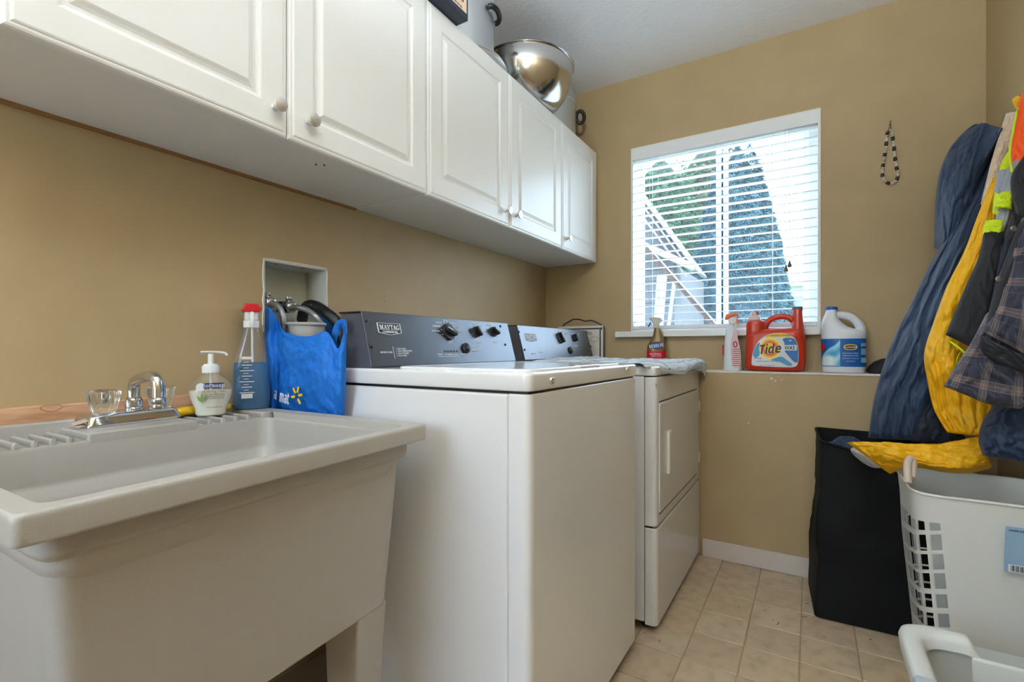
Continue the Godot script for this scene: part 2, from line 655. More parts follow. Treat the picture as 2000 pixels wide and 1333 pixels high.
# ---------------------------------------------------------------- the room
func room() -> void:
	# left wall with the opening of the hose box
	var st := mb()
	var hole_lo := Vector3(-0.12, 1.03, 1.408)
	var hole_hi := Vector3(0, 1.239, 1.618)
	box(st, Vector3(-0.2, 0, -0.5), Vector3(0, hole_lo.y, REAR + 0.2))
	box(st, Vector3(-0.2, hole_hi.y, -0.5), Vector3(0, CEIL, REAR + 0.2))
	box(st, Vector3(-0.2, hole_lo.y, -0.5), Vector3(0, hole_hi.y, hole_lo.z))
	box(st, Vector3(-0.2, hole_lo.y, hole_hi.z), Vector3(0, hole_hi.y, REAR + 0.2))
	var wl := struct("wall_left", st, M.wall)
	# small knocks in the paint
	for c in [Vector3(0.001, 1.179, 2.073), Vector3(0.001, 0.9202, 1.963), Vector3(0.001, 0.9669, 2.057), Vector3(0.001, 1.177, 1.149), Vector3(0.001, 1.155, 1.151)]:
		st = mb()
		rbox(st, Vector3.ZERO, Vector3(0.0022, 0.002, 0.0024), 0.0005, 1, Basis(Vector3.RIGHT, c.y * 9.0))
		piece("paint_knock", st.commit(), M.grout if c.z > 1.9 else M.ink, wl, c)
	# upper wall round the window
	var x0 := 0.523
	var x1 := 1.381
	var y0 := 1.072
	var y1 := 2.06
	var zb := UPPER - 0.17
	st = mb()
	box(st, Vector3(LEFT - 0.2, 0.86, zb), Vector3(x0, CEIL, UPPER))
	box(st, Vector3(x1, 0.86, zb), Vector3(RIGHT + 0.2, CEIL, UPPER))
	box(st, Vector3(x0, y1, zb), Vector3(x1, CEIL, UPPER))
	box(st, Vector3(x0, 0.86, zb), Vector3(x1, y0, UPPER))
	struct("wall_back", st, M.wall)
	st = mb()
	box(st, Vector3(LEFT - 0.2, 0, zb), Vector3(RIGHT + 0.2, 0.868, 0))
	var low := struct("wall_back_lower", st, M.wall)
	for c in [[1511, 741, 0.012], [1523, 736, 0.006], [1530, 744, 0.005], [1518, 746, 0.008], [1467, 838, 0.006], [1525, 729, 0.005]]:
		st = mb()
		rbox(st, Vector3.ZERO, Vector3(c[2], c[2] * 0.8, 0.002), 0.0009, 1, Basis(Vector3.BACK, c[0] * 0.7))
		var w := Vector3(0.9 + (c[0] - 1368) * 0.00209, 0.878 - (c[1] - 724 - (c[0] - 1368) * 0.0207) * 0.00209, 0.001)
		piece("paint_chip", st.commit(), M.trim, low, w)
	st = mb()
	rbox(st, Vector3((LEFT + RIGHT) / 2, 0.873, UPPER / 2 + 0.001), Vector3(RIGHT - LEFT, 0.011, -UPPER + 0.005), 0.004, 2)
	struct("trim_2", st, M.ledge)
	st = mb()
	box(st, Vector3(RIGHT, 0, -0.5), Vector3(RIGHT + 0.2, CEIL, REAR + 0.2))
	struct("wall_right", st, M.wall)
	st = mb()
	var wa := Vector3(0.22, 0.72, 0)
	var wb := Vector3(0.90, 1.86, 0)
	box(st, Vector3(-0.2, 0, REAR), Vector3(wa.x, CEIL, REAR + 0.15))
	box(st, Vector3(wb.x, 0, REAR), Vector3(RIGHT + 0.2, CEIL, REAR + 0.15))
	box(st, Vector3(wa.x, 0, REAR), Vector3(wb.x, wa.y, REAR + 0.15))
	box(st, Vector3(wa.x, wb.y, REAR), Vector3(wb.x, CEIL, REAR + 0.15))
	struct("wall_front", st, M.wall)
	# unseen window behind the viewer, placed to light the washer side
	st = mb()
	for r in [[wa.x, wa.y, wa.x + 0.04, wb.y], [wb.x - 0.04, wa.y, wb.x, wb.y], [wa.x, wa.y, wb.x, wa.y + 0.04], [wa.x, wb.y - 0.04, wb.x, wb.y]]:
		rbox(st, Vector3((r[0] + r[2]) / 2, (r[1] + r[3]) / 2, REAR + 0.08), Vector3(r[2] - r[0], r[3] - r[1], 0.06), 0.004, 1)
	var w2 := struct("window_2", st, M.vinyl)
	st = mb()
	rbox(st, Vector3((wa.x + wb.x) / 2, (wa.y + wb.y) / 2, REAR + 0.08), Vector3(wb.x - wa.x - 0.06, wb.y - wa.y - 0.06, 0.004), 0.001, 1)
	part("pane", st, M.pane, w2)
	st = mb()
	box(st, Vector3(-0.4, CEIL, -0.4), Vector3(RIGHT + 0.4, CEIL + 0.15, REAR + 0.25))
	struct("ceiling", st, M.ceiling)
	# floor: grout bed with square vinyl tiles on it
	st = mb()
	box(st, Vector3(-0.2, -0.12, -0.45), Vector3(RIGHT + 0.2, -0.003, REAR + 0.6))
	var fl := struct("floor", st, M.grout)
	var tw := 0.1595
	var td := 0.168
	var kinds := []
	for k in 4:
		var t := mb()
		var xf := Transform3D(Basis(Vector3.RIGHT, -PI / 2), Vector3.ZERO)
		panel(t, xf, tw - 0.0035, td - 0.0035, [[0.0, -0.006], [0.0, -0.0015], [0.002, 0.0]])
		kinds.append(t.commit())
	for i in range(-1, 7):
		for j in range(0, 13):
			var c := Vector3(1.0 + (i - 0.5) * tw + 0.0006 * j * (0), -0.0003 * ((i * 7 + j * 3) % 3), 0.003 + (j + 0.5) * td)
			if c.x + tw / 2 > RIGHT + 0.01:
				continue
			piece("tile", kinds[(i * 5 + j * 3 + 70) % 4], M.tiles[(i * 3 + j * 7 + 70) % 4], fl, c)
	# scuffs and crumbs on the vinyl
	for c in [[1411, 1098, 0.006], [1361, 1169, 0.005], [1365, 1172, 0.004], [1259, 1237, 0.005], [1576, 1180, 0.02], [1571, 1206, 0.018], [1443, 1187, 0.01], [1493, 1194, 0.005], [1510, 1212, 0.008], [1520, 1219, 0.022], [1700, 1250, 0.008], [1610, 1245, 0.007], [1288, 1252, 0.006]]:
		st = mb()
		rbox(st, Vector3.ZERO, Vector3(c[2], 0.0012, 0.0022), 0.0004, 1, Basis(Vector3.UP, c[1] * 1.3))
		var t: float = 0.98 * 955.0 / (c[1] - 682.0)
		var side: float = (c[0] - 1000.0) / 955.0 * t
		piece("scuff", st.commit(), M.ink, fl, Vector3(1.3502 - 0.5224 * t + 0.8527 * side, 0.0004, 2.4497 - 0.8527 * t - 0.5224 * side))
	# baseboard under the ledge
	st = mb()
	rbox(st, Vector3(1.42, 0.042, 0.007), Vector3(1.02, 0.084, 0.014), 0.004, 2)
	struct("baseboard_back", st, M.trim)
	# wooden strip on the wall behind the sink
	st = mb()
	rbox(st, Vector3(0.008, 0.842, 2.26), Vector3(0.016, 0.044, 1.26), 0.003, 2)
	var strip := struct("trim_1", st, M.pine)
	st = mb()
	var knot := []
	for k in 21:
		var a := TAU * k / 20
		knot.append(Vector3(0, sin(a) * 0.007 * (1 + 0.2 * sin(3 * a)), cos(a) * 0.017))
	tube(st, knot, 0.0005, 6, false)
	piece("knot", st.commit(), M.raw_wood, strip, Vector3(0.0165, 0.8589, 2.087))


# unseen bowl uplighter over the viewer, placed to light the ceiling and room
func unseen_ceiling_lamp() -> void:
	var at := Vector3(1.35, 1.98, 2.45)
	var t := thing("unseen_ceiling_lamp", "unseen white metal bowl uplighter hung out of view to light the ceiling", "lamp", at)
	var st := mb()
	lathe(st, Transform3D(), [Vector2(0, -0.075), Vector2(0.05, -0.073), Vector2(0.10, -0.055), Vector2(0.135, -0.02), Vector2(0.15, 0.005), Vector2(0.15, 0.005), Vector2(0.146, 0.005), Vector2(0.131, -0.018), Vector2(0.098, -0.05), Vector2(0.05, -0.067), Vector2(0, -0.069)], 40)
	part("bowl", st, M.white, t)
	st = mb()
	var prof := []
	for i in 13:
		var a := PI * i / 12.0
		prof.append(Vector2(sin(a) * 0.035, -cos(a) * 0.035))
	lathe(st, Transform3D(), prof, 24)
	var gm := mat(rgb(250, 248, 244), 0.4)
	gm.emission_enabled = true
	gm.emission = Color(0.90, 0.955, 1.0)
	gm.emission_energy_multiplier = 2.0
	part("bulb", st, gm, t)
	st = mb()
	lathe(st, Transform3D(), [Vector2(0, -0.07), Vector2(0.008, -0.07), Vector2(0.008, 0.435), Vector2(0.05, 0.44), Vector2(0.055, 0.459), Vector2(0, 0.46)], 24)
	part("rod", st, M.white, t)
	var l := OmniLight3D.new()
	l.name = "lamp_light"
	l.light_energy = LAMP
	l.light_color = Color(0.90, 0.955, 1.0)
	l.light_size = 0.034
	l.omni_range = 12.0
	l.omni_attenuation = 2.0
	l.shadow_enabled = true
	t.add_child(l)


func window_and_blind() -> void:
	var x0 := 0.523
	var x1 := 1.381
	var y0 := 1.072
	var y1 := 2.06
	# white lined reveal, outer frame, two sashes
	var st := mb()
	var zf := UPPER - 0.075
	for s in [[x0 - 0.004, x0 + 0.006], [x1 - 0.006, x1 + 0.004]]:
		rbox(st, Vector3((s[0] + s[1]) / 2, (y0 + y1) / 2, UPPER - 0.083), Vector3(0.012, y1 - y0, 0.172), 0.002, 1)
	rbox(st, Vector3((x0 + x1) / 2, y1 - 0.004, UPPER - 0.083), Vector3(x1 - x0, 0.012, 0.172), 0.002, 1)
	rbox(st, Vector3((x0 + x1) / 2, y0 + 0.003, UPPER - 0.083), Vector3(x1 - x0, 0.012, 0.172), 0.002, 1)
	var win := struct("window_1", st, M.white)
	var zc := UPPER - 0.12
	var ax := 0.5556
	var bx := 0.9209
	var cx := 0.9845
	var dx := 1.3170
	st = mb()
	var ya := y0 + 0.035
	var yb := y1 - 0.03
	for r in [[x0, y0, ax - 0.02, y1], [dx + 0.02, y0, x1, y1], [x0, y0, x1, ya - 0.014], [x0, yb + 0.012, x1, y1]]:
		rbox(st, Vector3((r[0] + r[2]) / 2, (r[1] + r[3]) / 2, zc - 0.01), Vector3(r[2] - r[0], r[3] - r[1], 0.07), 0.004, 2)
	part("frame", st, M.vinyl, win)
	for s in [[ax, bx + 0.01, 0.0, 0.022], [cx, dx, -0.018, 0.022]]:
		st = mb()
		var lo: float = s[0]
		var hi: float = s[1]
		var z: float = zc + s[2]
		var wd: float = s[3]
		for r in [[lo - wd, ya - wd, lo, yb + wd], [hi, ya - wd, hi + wd, yb + wd], [lo, ya - wd, hi, ya], [lo, yb, hi, yb + wd]]:
			rbox(st, Vector3((r[0] + r[2]) / 2, (r[1] + r[3]) / 2, z), Vector3(r[2] - r[0], r[3] - r[1], 0.028), 0.004, 2)
		var sash := part("sash", st, M.vinyl, win)
		st = mb()
		rbox(st, Vector3((lo + hi) / 2, (ya + yb) / 2, z), Vector3(hi - lo + 0.01, yb - ya + 0.01, 0.004), 0.001, 1)
		part("pane", st, M.pane, sash)
	# inner sill
	st = mb()
	rbox(st, Vector3((0.442 + x1 + 0.004) / 2, 1.058, UPPER - 0.02), Vector3(x1 + 0.004 - 0.442, 0.03, 0.12), 0.004, 2)
	struct("trim_3", st, M.white)
	# slatted blind
	var bl := thing("window_blind", "white horizontal slat blind lowered over the window", "blind", Vector3((x0 + x1) / 2, y0, UPPER - 0.034))
	var bw := x1 - x0 - 0.016
	var top := y1 - y0
	st = mb()
	rbox(st, Vector3(0, top - 0.034, 0.004), Vector3(bw + 0.002, 0.05, 0.055), 0.003, 2)
	part("headrail", st, M.vinyl, bl)
	st = mb()
	rbox(st, Vector3(0, top - 0.036, 0.034), Vector3(bw + 0.006, 0.058, 0.006), 0.002, 2)
	part("valance", st, M.slat, bl)
	# one slat: gently crowned strip
	st = mb()
	var rows := []
	var under := []
	for i in 5:
		var f := i / 4.0 - 0.5
		var line := PackedVector3Array()
		var lo := PackedVector3Array()
		for k in 2:
			line.append(Vector3((k - 0.5) * bw, 0.0025 - 0.007 * f * f, f * 0.049))
			lo.append(line[k] - Vector3(0, 0.0028, 0))
		rows.append(line)
		under.append(lo)
	grid(st, rows, false, false)
	grid(st, under, false, true)
	for e in [0, 4]:
		var s := 1.0 if e == 4 else -1.0
		quad(st, under[e][0 if s > 0 else 1], under[e][1 if s > 0 else 0], rows[e][1 if s > 0 else 0], rows[e][0 if s > 0 else 1])
	var slat := st.commit()
	var first := 0.055
	var pitch := (top - 0.075 - first) / 21.0
	for i in 22:
		var s := piece("slat", slat, M.slat, bl, Vector3(0, first + i * pitch, 0))
		s.rotation.x = 0.05 + 0.012 * sin(i * 2.1)
	st = mb()
	rbox(st, Vector3(0, 0.022, 0), Vector3(bw, 0.02, 0.05), 0.004, 2)
	part("bottom_rail", st, M.slat, bl)
	for u in [-0.335, 0.24]:
		for z in [-0.027, 0.027]:
			st = mb()
			tube(st, [Vector3(u, 0.02, z), Vector3(u, top - 0.05, z)], 0.0011, 5)
			part("ladder_cord", st, M.cord, bl)
	for c in [[0.298, 0.265], [0.312, 0.285], [-0.285, 0.10]]:
		st = mb()
		tube(st, [Vector3(c[0], c[1] + 0.02, 0.036), Vector3(c[0] - 0.004, top - 0.06, 0.036)], 0.0009, 5)
		var cord := part("lift_cord", st, M.cord, bl)
		if c[0] > 0:
			st = mb()
			lathe(st, Transform3D(Basis(), Vector3(c[0], c[1], 0.036)), [Vector2(0, 0), Vector2(0.0095, 0), Vector2(0.0095, 0), Vector2(0.007, 0.014), Vector2(0.002, 0.032), Vector2(0, 0.033)], 14)
			part("tassel", st, M.tassel, cord)


# ---------------------------------------------------------------- beyond the window
func conifer(called: String, label: String, at: Vector3, h: float, r: float, n: int, tint: Array, sd: int, power := 1.0) -> void:
	var t := thing(called, label, "tree", at)
	var st := mb()
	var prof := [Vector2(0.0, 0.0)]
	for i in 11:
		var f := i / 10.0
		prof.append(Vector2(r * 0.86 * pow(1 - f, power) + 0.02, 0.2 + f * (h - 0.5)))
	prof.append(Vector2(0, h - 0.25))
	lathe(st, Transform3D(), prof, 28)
	part("dark_core", st, mat(tint[0], 0.9), t)  # solid dark core that blocks the sky between the sprays
	st = mb()
	tube(st, [Vector3.ZERO, Vector3(0, h * 0.5, 0), Vector3(0, h * 0.9, 0)], [0.14, 0.1, 0.03], 10)
	part("trunk", st, mat(rgb(84, 62, 48), 0.9), t)
	# sprays of foliage
	st = mb()
	for k in 5:
		var a := Basis(Vector3.UP, (k - 2) * 0.5) * Basis(Vector3.RIGHT, -0.2 + 0.16 * (k % 3))
		var w := 0.0055
		var l := 0.07 - 0.009 * absf(k - 2)
		var p := [Vector3(-w * 0.4, 0, 0), Vector3(-w, 0.004, l * 0.5), Vector3(0, -0.01, l), Vector3(w, 0.004, l * 0.5), Vector3(w * 0.4, 0, 0)]
		for q in p.size():
			p[q] = a * p[q]
		quad(st, p[1], p[3], p[4], p[0])
		quad(st, p[1], p[2], p[2].lerp(p[3], 0.5), p[3])
	var leaf := st.commit()
	var m := mat(Color.WHITE, 1.0)
	m.metallic_specular = 0.1
	m.vertex_color_use_as_albedo = true
	m.backlight_enabled = true
	m.backlight = Color(0.3, 0.36, 0.3)
	var mm := MultiMesh.new()
	mm.transform_format = MultiMesh.TRANSFORM_3D
	mm.use_colors = true
	mm.mesh = leaf
	mm.instance_count = n
	var rg := RandomNumberGenerator.new()
	rg.seed = sd
	for i in n:
		var f := 1.0 - sqrt(rg.randf())
		f = lerpf(f, rg.randf(), 0.3)
		var a := rg.randf() * TAU
		var lump := 1.0 + 0.10 * noise.get_noise_3d(cos(a) * 3.0 + sd, f * h * 1.6, sin(a) * 3.0)
		var rad := (r * pow(1 - f, power)) * lump * (0.84 + 0.2 * rg.randf()) + 0.03
		var b := Basis(Vector3.UP, PI / 2 - a + rg.randf_range(-0.7, 0.7)) * Basis(Vector3.RIGHT, rg.randf_range(-0.2, 0.9)) * Basis(Vector3.BACK, rg.randf_range(-0.8, 0.8))
		mm.set_instance_transform(i, Transform3D(b.scaled(Vector3.ONE * rg.randf_range(0.7, 1.5)), Vector3(cos(a) * rad, 0.25 + f * (h - 0.3), sin(a) * rad)))
		var c: Color = (tint[1] as Color).lerp(tint[2], rg.randf())
		mm.set_instance_color(i, c.srgb_to_linear() * 0.75)
	var o := MultiMeshInstance3D.new()
	o.multimesh = mm
	o.material_override = m
	o.name = "foliage"
	o.set_meta("kind", "stuff")
	t.add_child(o, true)


func outside() -> void:
	var st := mb()
	box(st, Vector3(-30, -0.6, -45), Vector3(40, -0.15, 40))
	struct("ground_outside", st, mat(rgb(122, 138, 96), 0.95))
	st = mb()
	box(st, Vector3(-3, -0.3, -3.0), Vector3(6, -0.11, UPPER - 0.18))
	struct("ground_added_bounce", st, mat(rgb(196, 194, 190), 0.9))  # pale slab added below sill level to bounce daylight onto the ceiling
	st = mb()
	box(st, Vector3(-4, -0.3, REAR + 0.16), Vector3(6, -0.12, REAR + 6))
	struct("ground_added_bounce_rear", st, mat(rgb(206, 204, 200), 0.9))  # pale ground added behind the rear wall, throws daylight up to the ceiling
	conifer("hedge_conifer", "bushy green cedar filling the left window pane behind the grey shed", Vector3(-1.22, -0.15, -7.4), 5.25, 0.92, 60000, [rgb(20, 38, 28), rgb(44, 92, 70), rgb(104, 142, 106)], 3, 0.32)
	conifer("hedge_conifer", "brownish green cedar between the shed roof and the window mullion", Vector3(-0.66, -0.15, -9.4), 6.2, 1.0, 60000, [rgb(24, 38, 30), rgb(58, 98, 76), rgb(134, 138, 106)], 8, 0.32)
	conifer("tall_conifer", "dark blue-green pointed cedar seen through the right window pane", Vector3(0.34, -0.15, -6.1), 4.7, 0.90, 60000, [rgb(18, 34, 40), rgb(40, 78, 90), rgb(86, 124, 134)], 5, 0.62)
	# grey shed at the left with white roof edge
	var siding := mat(rgb(66, 71, 77), 0.8)
	var white := mat(rgb(118, 120, 124), 0.6)
	var s := thing("garden_shed", "grey-sided outbuilding with white sloping roof edge beyond the left pane", "shed", Vector3.ZERO)
	st = mb()
	box(st, Vector3(-3.6, -0.15, -5.2), Vector3(-0.0082, 1.9612, -3.4))
	part("wall", st, siding, s)
	for k in 9:
		st = mb()
		rbox(st, Vector3(-1.9, 1.2 + k * 0.13, -3.385), Vector3(2.0 + 2 * (-0.0082 + 0.9), 0.125, 0.02), 0.004, 1, Basis(Vector3.RIGHT, 0.06))
		part("plank", st, siding, s)
	# roof: a slab seen on its slope, white barge board on the edge, gutter fascia below
	var ra := Vector3(-0.4475, 2.94, -3.1)
	var rb := Vector3(0.2933, 1.832, -3.1)
	st = mb()
	for o in [[0.0, 0.022, 0.03], [-0.05, 0.018, 0.015], [-0.12, 0.02, 0.0]]:
		var dirn: Vector3 = (rb - ra).normalized()
		var nrm := Vector3(-dirn.y, dirn.x, 0)
		rbox(st, (ra + rb) / 2 + nrm * o[0], Vector3((rb - ra).length(), o[1], 0.05 + o[2]), 0.004, 1, Basis(dirn, nrm, Vector3.BACK))
	part("roof_edge", st, white, s)
	st = mb()
	var gp := PackedVector2Array([Vector2(ra.x, 2.2365), Vector2(rb.x - 0.05, rb.y), Vector2(ra.x, ra.y - 0.03)])
	extrude(st, gp, 0.04, 0.004, Transform3D(Basis(), Vector3(0, 0, -3.2)), 1)
	part("gable_panel", st, siding, s)
	st = mb()
	var rd := (rb - ra).normalized()
	rbox(st, (ra + rb) / 2 + Vector3(0, -0.02, -0.3), Vector3((rb - ra).length(), 0.03, 0.5), 0.004, 1, Basis(rd, Vector3(-rd.y, rd.x, 0), Vector3.BACK))
	part("roof", st, mat(rgb(96, 98, 102), 0.8), s)
	st = mb()
	var fa := Vector3(-0.3954, 2.224, -3.05)
	var fb := Vector3(0.2818, 1.848, -3.05)
	rd = (fb - fa).normalized()
	rbox(st, (fa + fb) / 2, Vector3((fb - fa).length(), 0.07, 0.12), 0.008, 2, Basis(rd, Vector3(-rd.y, rd.x, 0), Vector3.BACK))
	part("gutter", st, white, s)
	st = mb()
	tube(st, [Vector3(-0.0525, 1.78, -3), Vector3(-0.1028, 1.105, -3)], 0.055, 14)
	part("post", st, white, s)
	st = mb()
	tube(st, [Vector3(0.0847, 1.769, -3), Vector3(0.0029, 1.103, -3)], 0.02, 10)
	part("downpipe", st, white, s)
	# hand rail running down past the window
	var r := thing("hand_rail", "brown and white sloping hand rail crossing the left window pane", "railing", Vector3.ZERO)
	var ha := Vector3(-0.061, 2.128, -1.5)
	var hb := Vector3(0.8825, 0.9573, -1.5)
	rd = (hb - ha).normalized()
	st = mb()
	rbox(st, (ha + hb) / 2, Vector3((hb - ha).length(), 0.03, 0.035), 0.006, 2, Basis(rd, Vector3(-rd.y, rd.x, 0), Vector3.BACK))
	part("rail", st, mat(rgb(74, 50, 42), 0.6), r)
	st = mb()
	rbox(st, (ha + hb) / 2 + Vector3(-rd.y, rd.x, 0) * 0.020, Vector3((hb - ha).length(), 0.010, 0.05), 0.006, 2, Basis(rd, Vector3(-rd.y, rd.x, 0), Vector3.BACK))
	part("rail_cap", st, white, r)
	for f in [0.02, 0.98]:
		var p: Vector3 = ha.lerp(hb, f)
		st = mb()
		rbox(st, Vector3(p.x, (p.y - 0.15) / 2, p.z - 0.06), Vector3(0.07, p.y + 0.15, 0.06), 0.006, 1)
		part("post", st, mat(rgb(74, 50, 42), 0.6), r)
	# pale house at the right
	var h := thing("white_house", "white clapboard house with a small window far behind the cedar", "house", Vector3.ZERO)
	var hx := 0.6594
	var ht := 2.5878
	var clap := mat(rgb(176, 182, 188), 0.7)
	st = mb()
	box(st, Vector3(hx, -0.15, -18), Vector3(hx + 7, ht, -12))
	part("wall", st, clap, h)
	for k in 16:
		st = mb()
		rbox(st, Vector3(hx + 3.5, ht - 0.09 - k * 0.17, -11.98), Vector3(7, 0.165, 0.04), 0.008, 1, Basis(Vector3.RIGHT, 0.09))
		part("plank", st, clap, h)
	st = mb()
	extrude(st, PackedVector2Array([Vector2(hx - 0.3, ht - 0.02), Vector2(hx + 7.3, ht - 0.02), Vector2(hx + 3.5, ht + 2.4)]), 6.6, 0.02, Transform3D(Basis(), Vector3(0, 0, -15)))
	part("roof", st, mat(rgb(206, 206, 206), 0.8), h)
	var w := Vector3(1.141, 1.911, -11.9)
	st = mb()
	for b in [[-0.22, 0, 0.1, 0.8], [0.22, 0, 0.1, 0.8], [0, 0.36, 0.54, 0.09], [0, -0.36, 0.54, 0.09]]:
		rbox(st, w + Vector3(b[0], b[1], 0), Vector3(b[2], b[3], 0.08), 0.01, 1)
	var wf := part("window", st, white, h)
	st = mb()
	rbox(st, w + Vector3(0, 0, -0.02), Vector3(0.36, 0.66, 0.03), 0.004, 1)
	part("pane", st, mat(rgb(120, 134, 140), 0.1), wf)


# ---------------------------------------------------------------- wall cabinets
const RINGS := [[0.0, 0.0], [0.0, 0.012], [0.0025, 0.0155], [0.006, 0.017], [0.010, 0.017], [0.0115, 0.0185], [0.0145, 0.0195], [0.063, 0.0195], [0.0665, 0.0185], [0.069, 0.0145], [0.073, 0.013], [0.079, 0.013], [0.085, 0.0155], [0.0905, 0.0185], [0.093, 0.0195]]

func cabinet_door(z_far: float, z_near: float, y0: float, y1: float, knob_z: float, parent: Node) -> void:
	var st := mb()
	var xf := Transform3D(Basis(Vector3(0, 0, -1), Vector3(0, 1, 0), Vector3(1, 0, 0)), Vector3(0.3085, (y0 + y1) / 2, (z_far + z_near) / 2))
	panel(st, xf, z_near - z_far, y1 - y0, RINGS)
	var d := part("door", st, M.cabinet, parent)
	st = mb()
	var kx := Transform3D(Basis(Vector3(0, 0, 1), Vector3(1, 0, 0), Vector3(0, 1, 0)), Vector3(0.328, 1.5215, knob_z))
	lathe(st, kx, [Vector2(0, 0), Vector2(0.009, 0), Vector2(0.009, 0.001), Vector2(0.0065, 0.004), Vector2(0.006, 0.012), Vector2(0.0085, 0.015), Vector2(0.0155, 0.019), Vector2(0.0165, 0.021), Vector2(0.0165, 0.023), Vector2(0.0155, 0.025), Vector2(0.0155, 0.025), Vector2(0.013, 0.0255), Vector2(0.006, 0.0265), Vector2(0, 0.0267)], 28)
	part("knob", st, M.nickel, d)


func cabinets() -> void:
	for c in [
		["wide white two-door wall cabinet above the laundry sink", 1.2845, 2.229, [[1.7625, 2.228, 1.795], [1.2855, 1.7605, 1.709]], 1.467],
		["white two-door wall cabinet above the washing machine, under the steel bowl", 0.319, 1.2825, [[0.799, 1.2815, 0.831], [0.321, 0.797, 0.753]], 1.465],
		["narrow white single-door wall cabinet next to the window wall", -0.138, 0.3175, [[-0.128, 0.3165, 0.267]], 1.465]]:
		var t := thing("wall_cabinet", c[0], "cabinet", Vector3.ZERO, 0.0, "white cabinets along the left wall")
		var st := mb()
		var y0: float = c[4]
		rbox(st, Vector3(0.1545, (y0 + 2.074) / 2, (c[1] + c[2]) / 2), Vector3(0.307, 2.074 - y0, c[2] - c[1]), 0.0015, 1)
		part("body", st, M.carcass, t)
		if c[1] > 1.2:
			st = mb()
			rbox(st, Vector3(0.005, y0 - 0.004, 1.76), Vector3(0.009, 0.008, 0.94), 0.001, 1)
			part("back_rail", st, M.raw_wood, t, "raw brown wooden back edge")
			st = mb()
			for k in [[0.236, 1.62], [0.25, 1.605]]:
				rbox(st, Vector3(k[0], y0 - 0.0003, k[1]), Vector3(0.004, 0.001, 0.012), 0.0004, 1, Basis(Vector3.UP, k[0] * 3))
			part("scratch", st, M.ink, t)
		for d in c[3]:
			cabinet_door(d[0], d[1], 1.463, 2.077, d[2], t)


# ---------------------------------------------------------------- washer and dryer
func console_axes(at: Vector3) -> Transform3D:
	return facing(at, Vector3(0, 0, -1), Vector3(-0.038, 0.14, 0))


func console(t: Node3D, x: float, z0: float, z1: float) -> Node3D:
	# tapered box with darker front plate, edges standing proud of the end caps
	var st := mb()
	extrude(st, PackedVector2Array([Vector2(x - 0.12, 0.93), Vector2(x - 0.003, 0.93), Vector2(x - 0.04, 1.073), Vector2(x - 0.12, 1.073)]), z1 - z0 - 0.006, 0.002, Transform3D(Basis(), Vector3(0, 0, (z0 + z1) / 2)))
	var c := part("console", st, M.console_side, t, "sloping control console with grey end caps")
	st = mb()
	var mid := Vector3(x - 0.019, 1.006, (z0 + z1) / 2)
	var b := console_axes(mid).basis
	rbox(st, mid + b * Vector3(0, 0, -0.0005), Vector3(z1 - z0, 0.147, 0.004), 0.0015, 1, b)
	part("control_panel", st, M.console, c, "dark slate metal control panel")
	st = mb()
	rbox(st, Vector3(x - 0.081, 1.0755, (z0 + z1) / 2), Vector3(0.085, 0.004, z1 - z0), 0.0015, 1)
	part("top_edge", st, M.black, c)
	return c


func screws(c: Node3D, places: Array) -> void:
	for p in places:
		var st := mb()
		lathe(st, console_axes(p) * Transform3D(Basis(Vector3.RIGHT, PI / 2), Vector3.ZERO), [Vector2(0, 0), Vector2(0.005, 0), Vector2(0.005, 0), Vector2(0.005, 0.002), Vector2(0.0035, 0.0045), Vector2(0, 0.005)], 14)
		part("screw", st, M.black, c)


func badge(c: Node3D, a: Vector3, b: Vector3) -> void:
	var w := (b - a).length()
	var x := console_axes((a + b) / 2)
	var h := w * 0.37
	var shape := func(s: float): return PackedVector2Array([Vector2(-w / 2 * s, -h * 0.36 * s), Vector2(0, -h * 0.56 * s), Vector2(w / 2 * s, -h * 0.36 * s), Vector2(w / 2 * s, h * 0.5 * s), Vector2(-w / 2 * s, h * 0.5 * s)])
	var st := mb()
	extrude(st, shape.call(1.0), 0.002, 0.0004, x.translated_local(Vector3(0, 0, 0.002)), 1)
	var bd := part("badge", st, M.print, c, "silver-edged maker's badge")
	st = mb()
	extrude(st, shape.call(0.93), 0.002, 0.0004, x.translated_local(Vector3(0, 0, 0.0023)), 1)
	part("badge_field", st, M.black, bd)
	st = mb()
	text(st, "MAYTAG", h * 0.62, x.translated_local(Vector3(0, h * 0.12, 0.0036)), true, true, 0.84 * w / (h * 2.75))
	text(st, "COMMERCIAL", h * 0.26, x.translated_local(Vector3(0, -h * 0.28, 0.0036)), true, false, 1.05)
	part("lettering", st, M.print, bd)


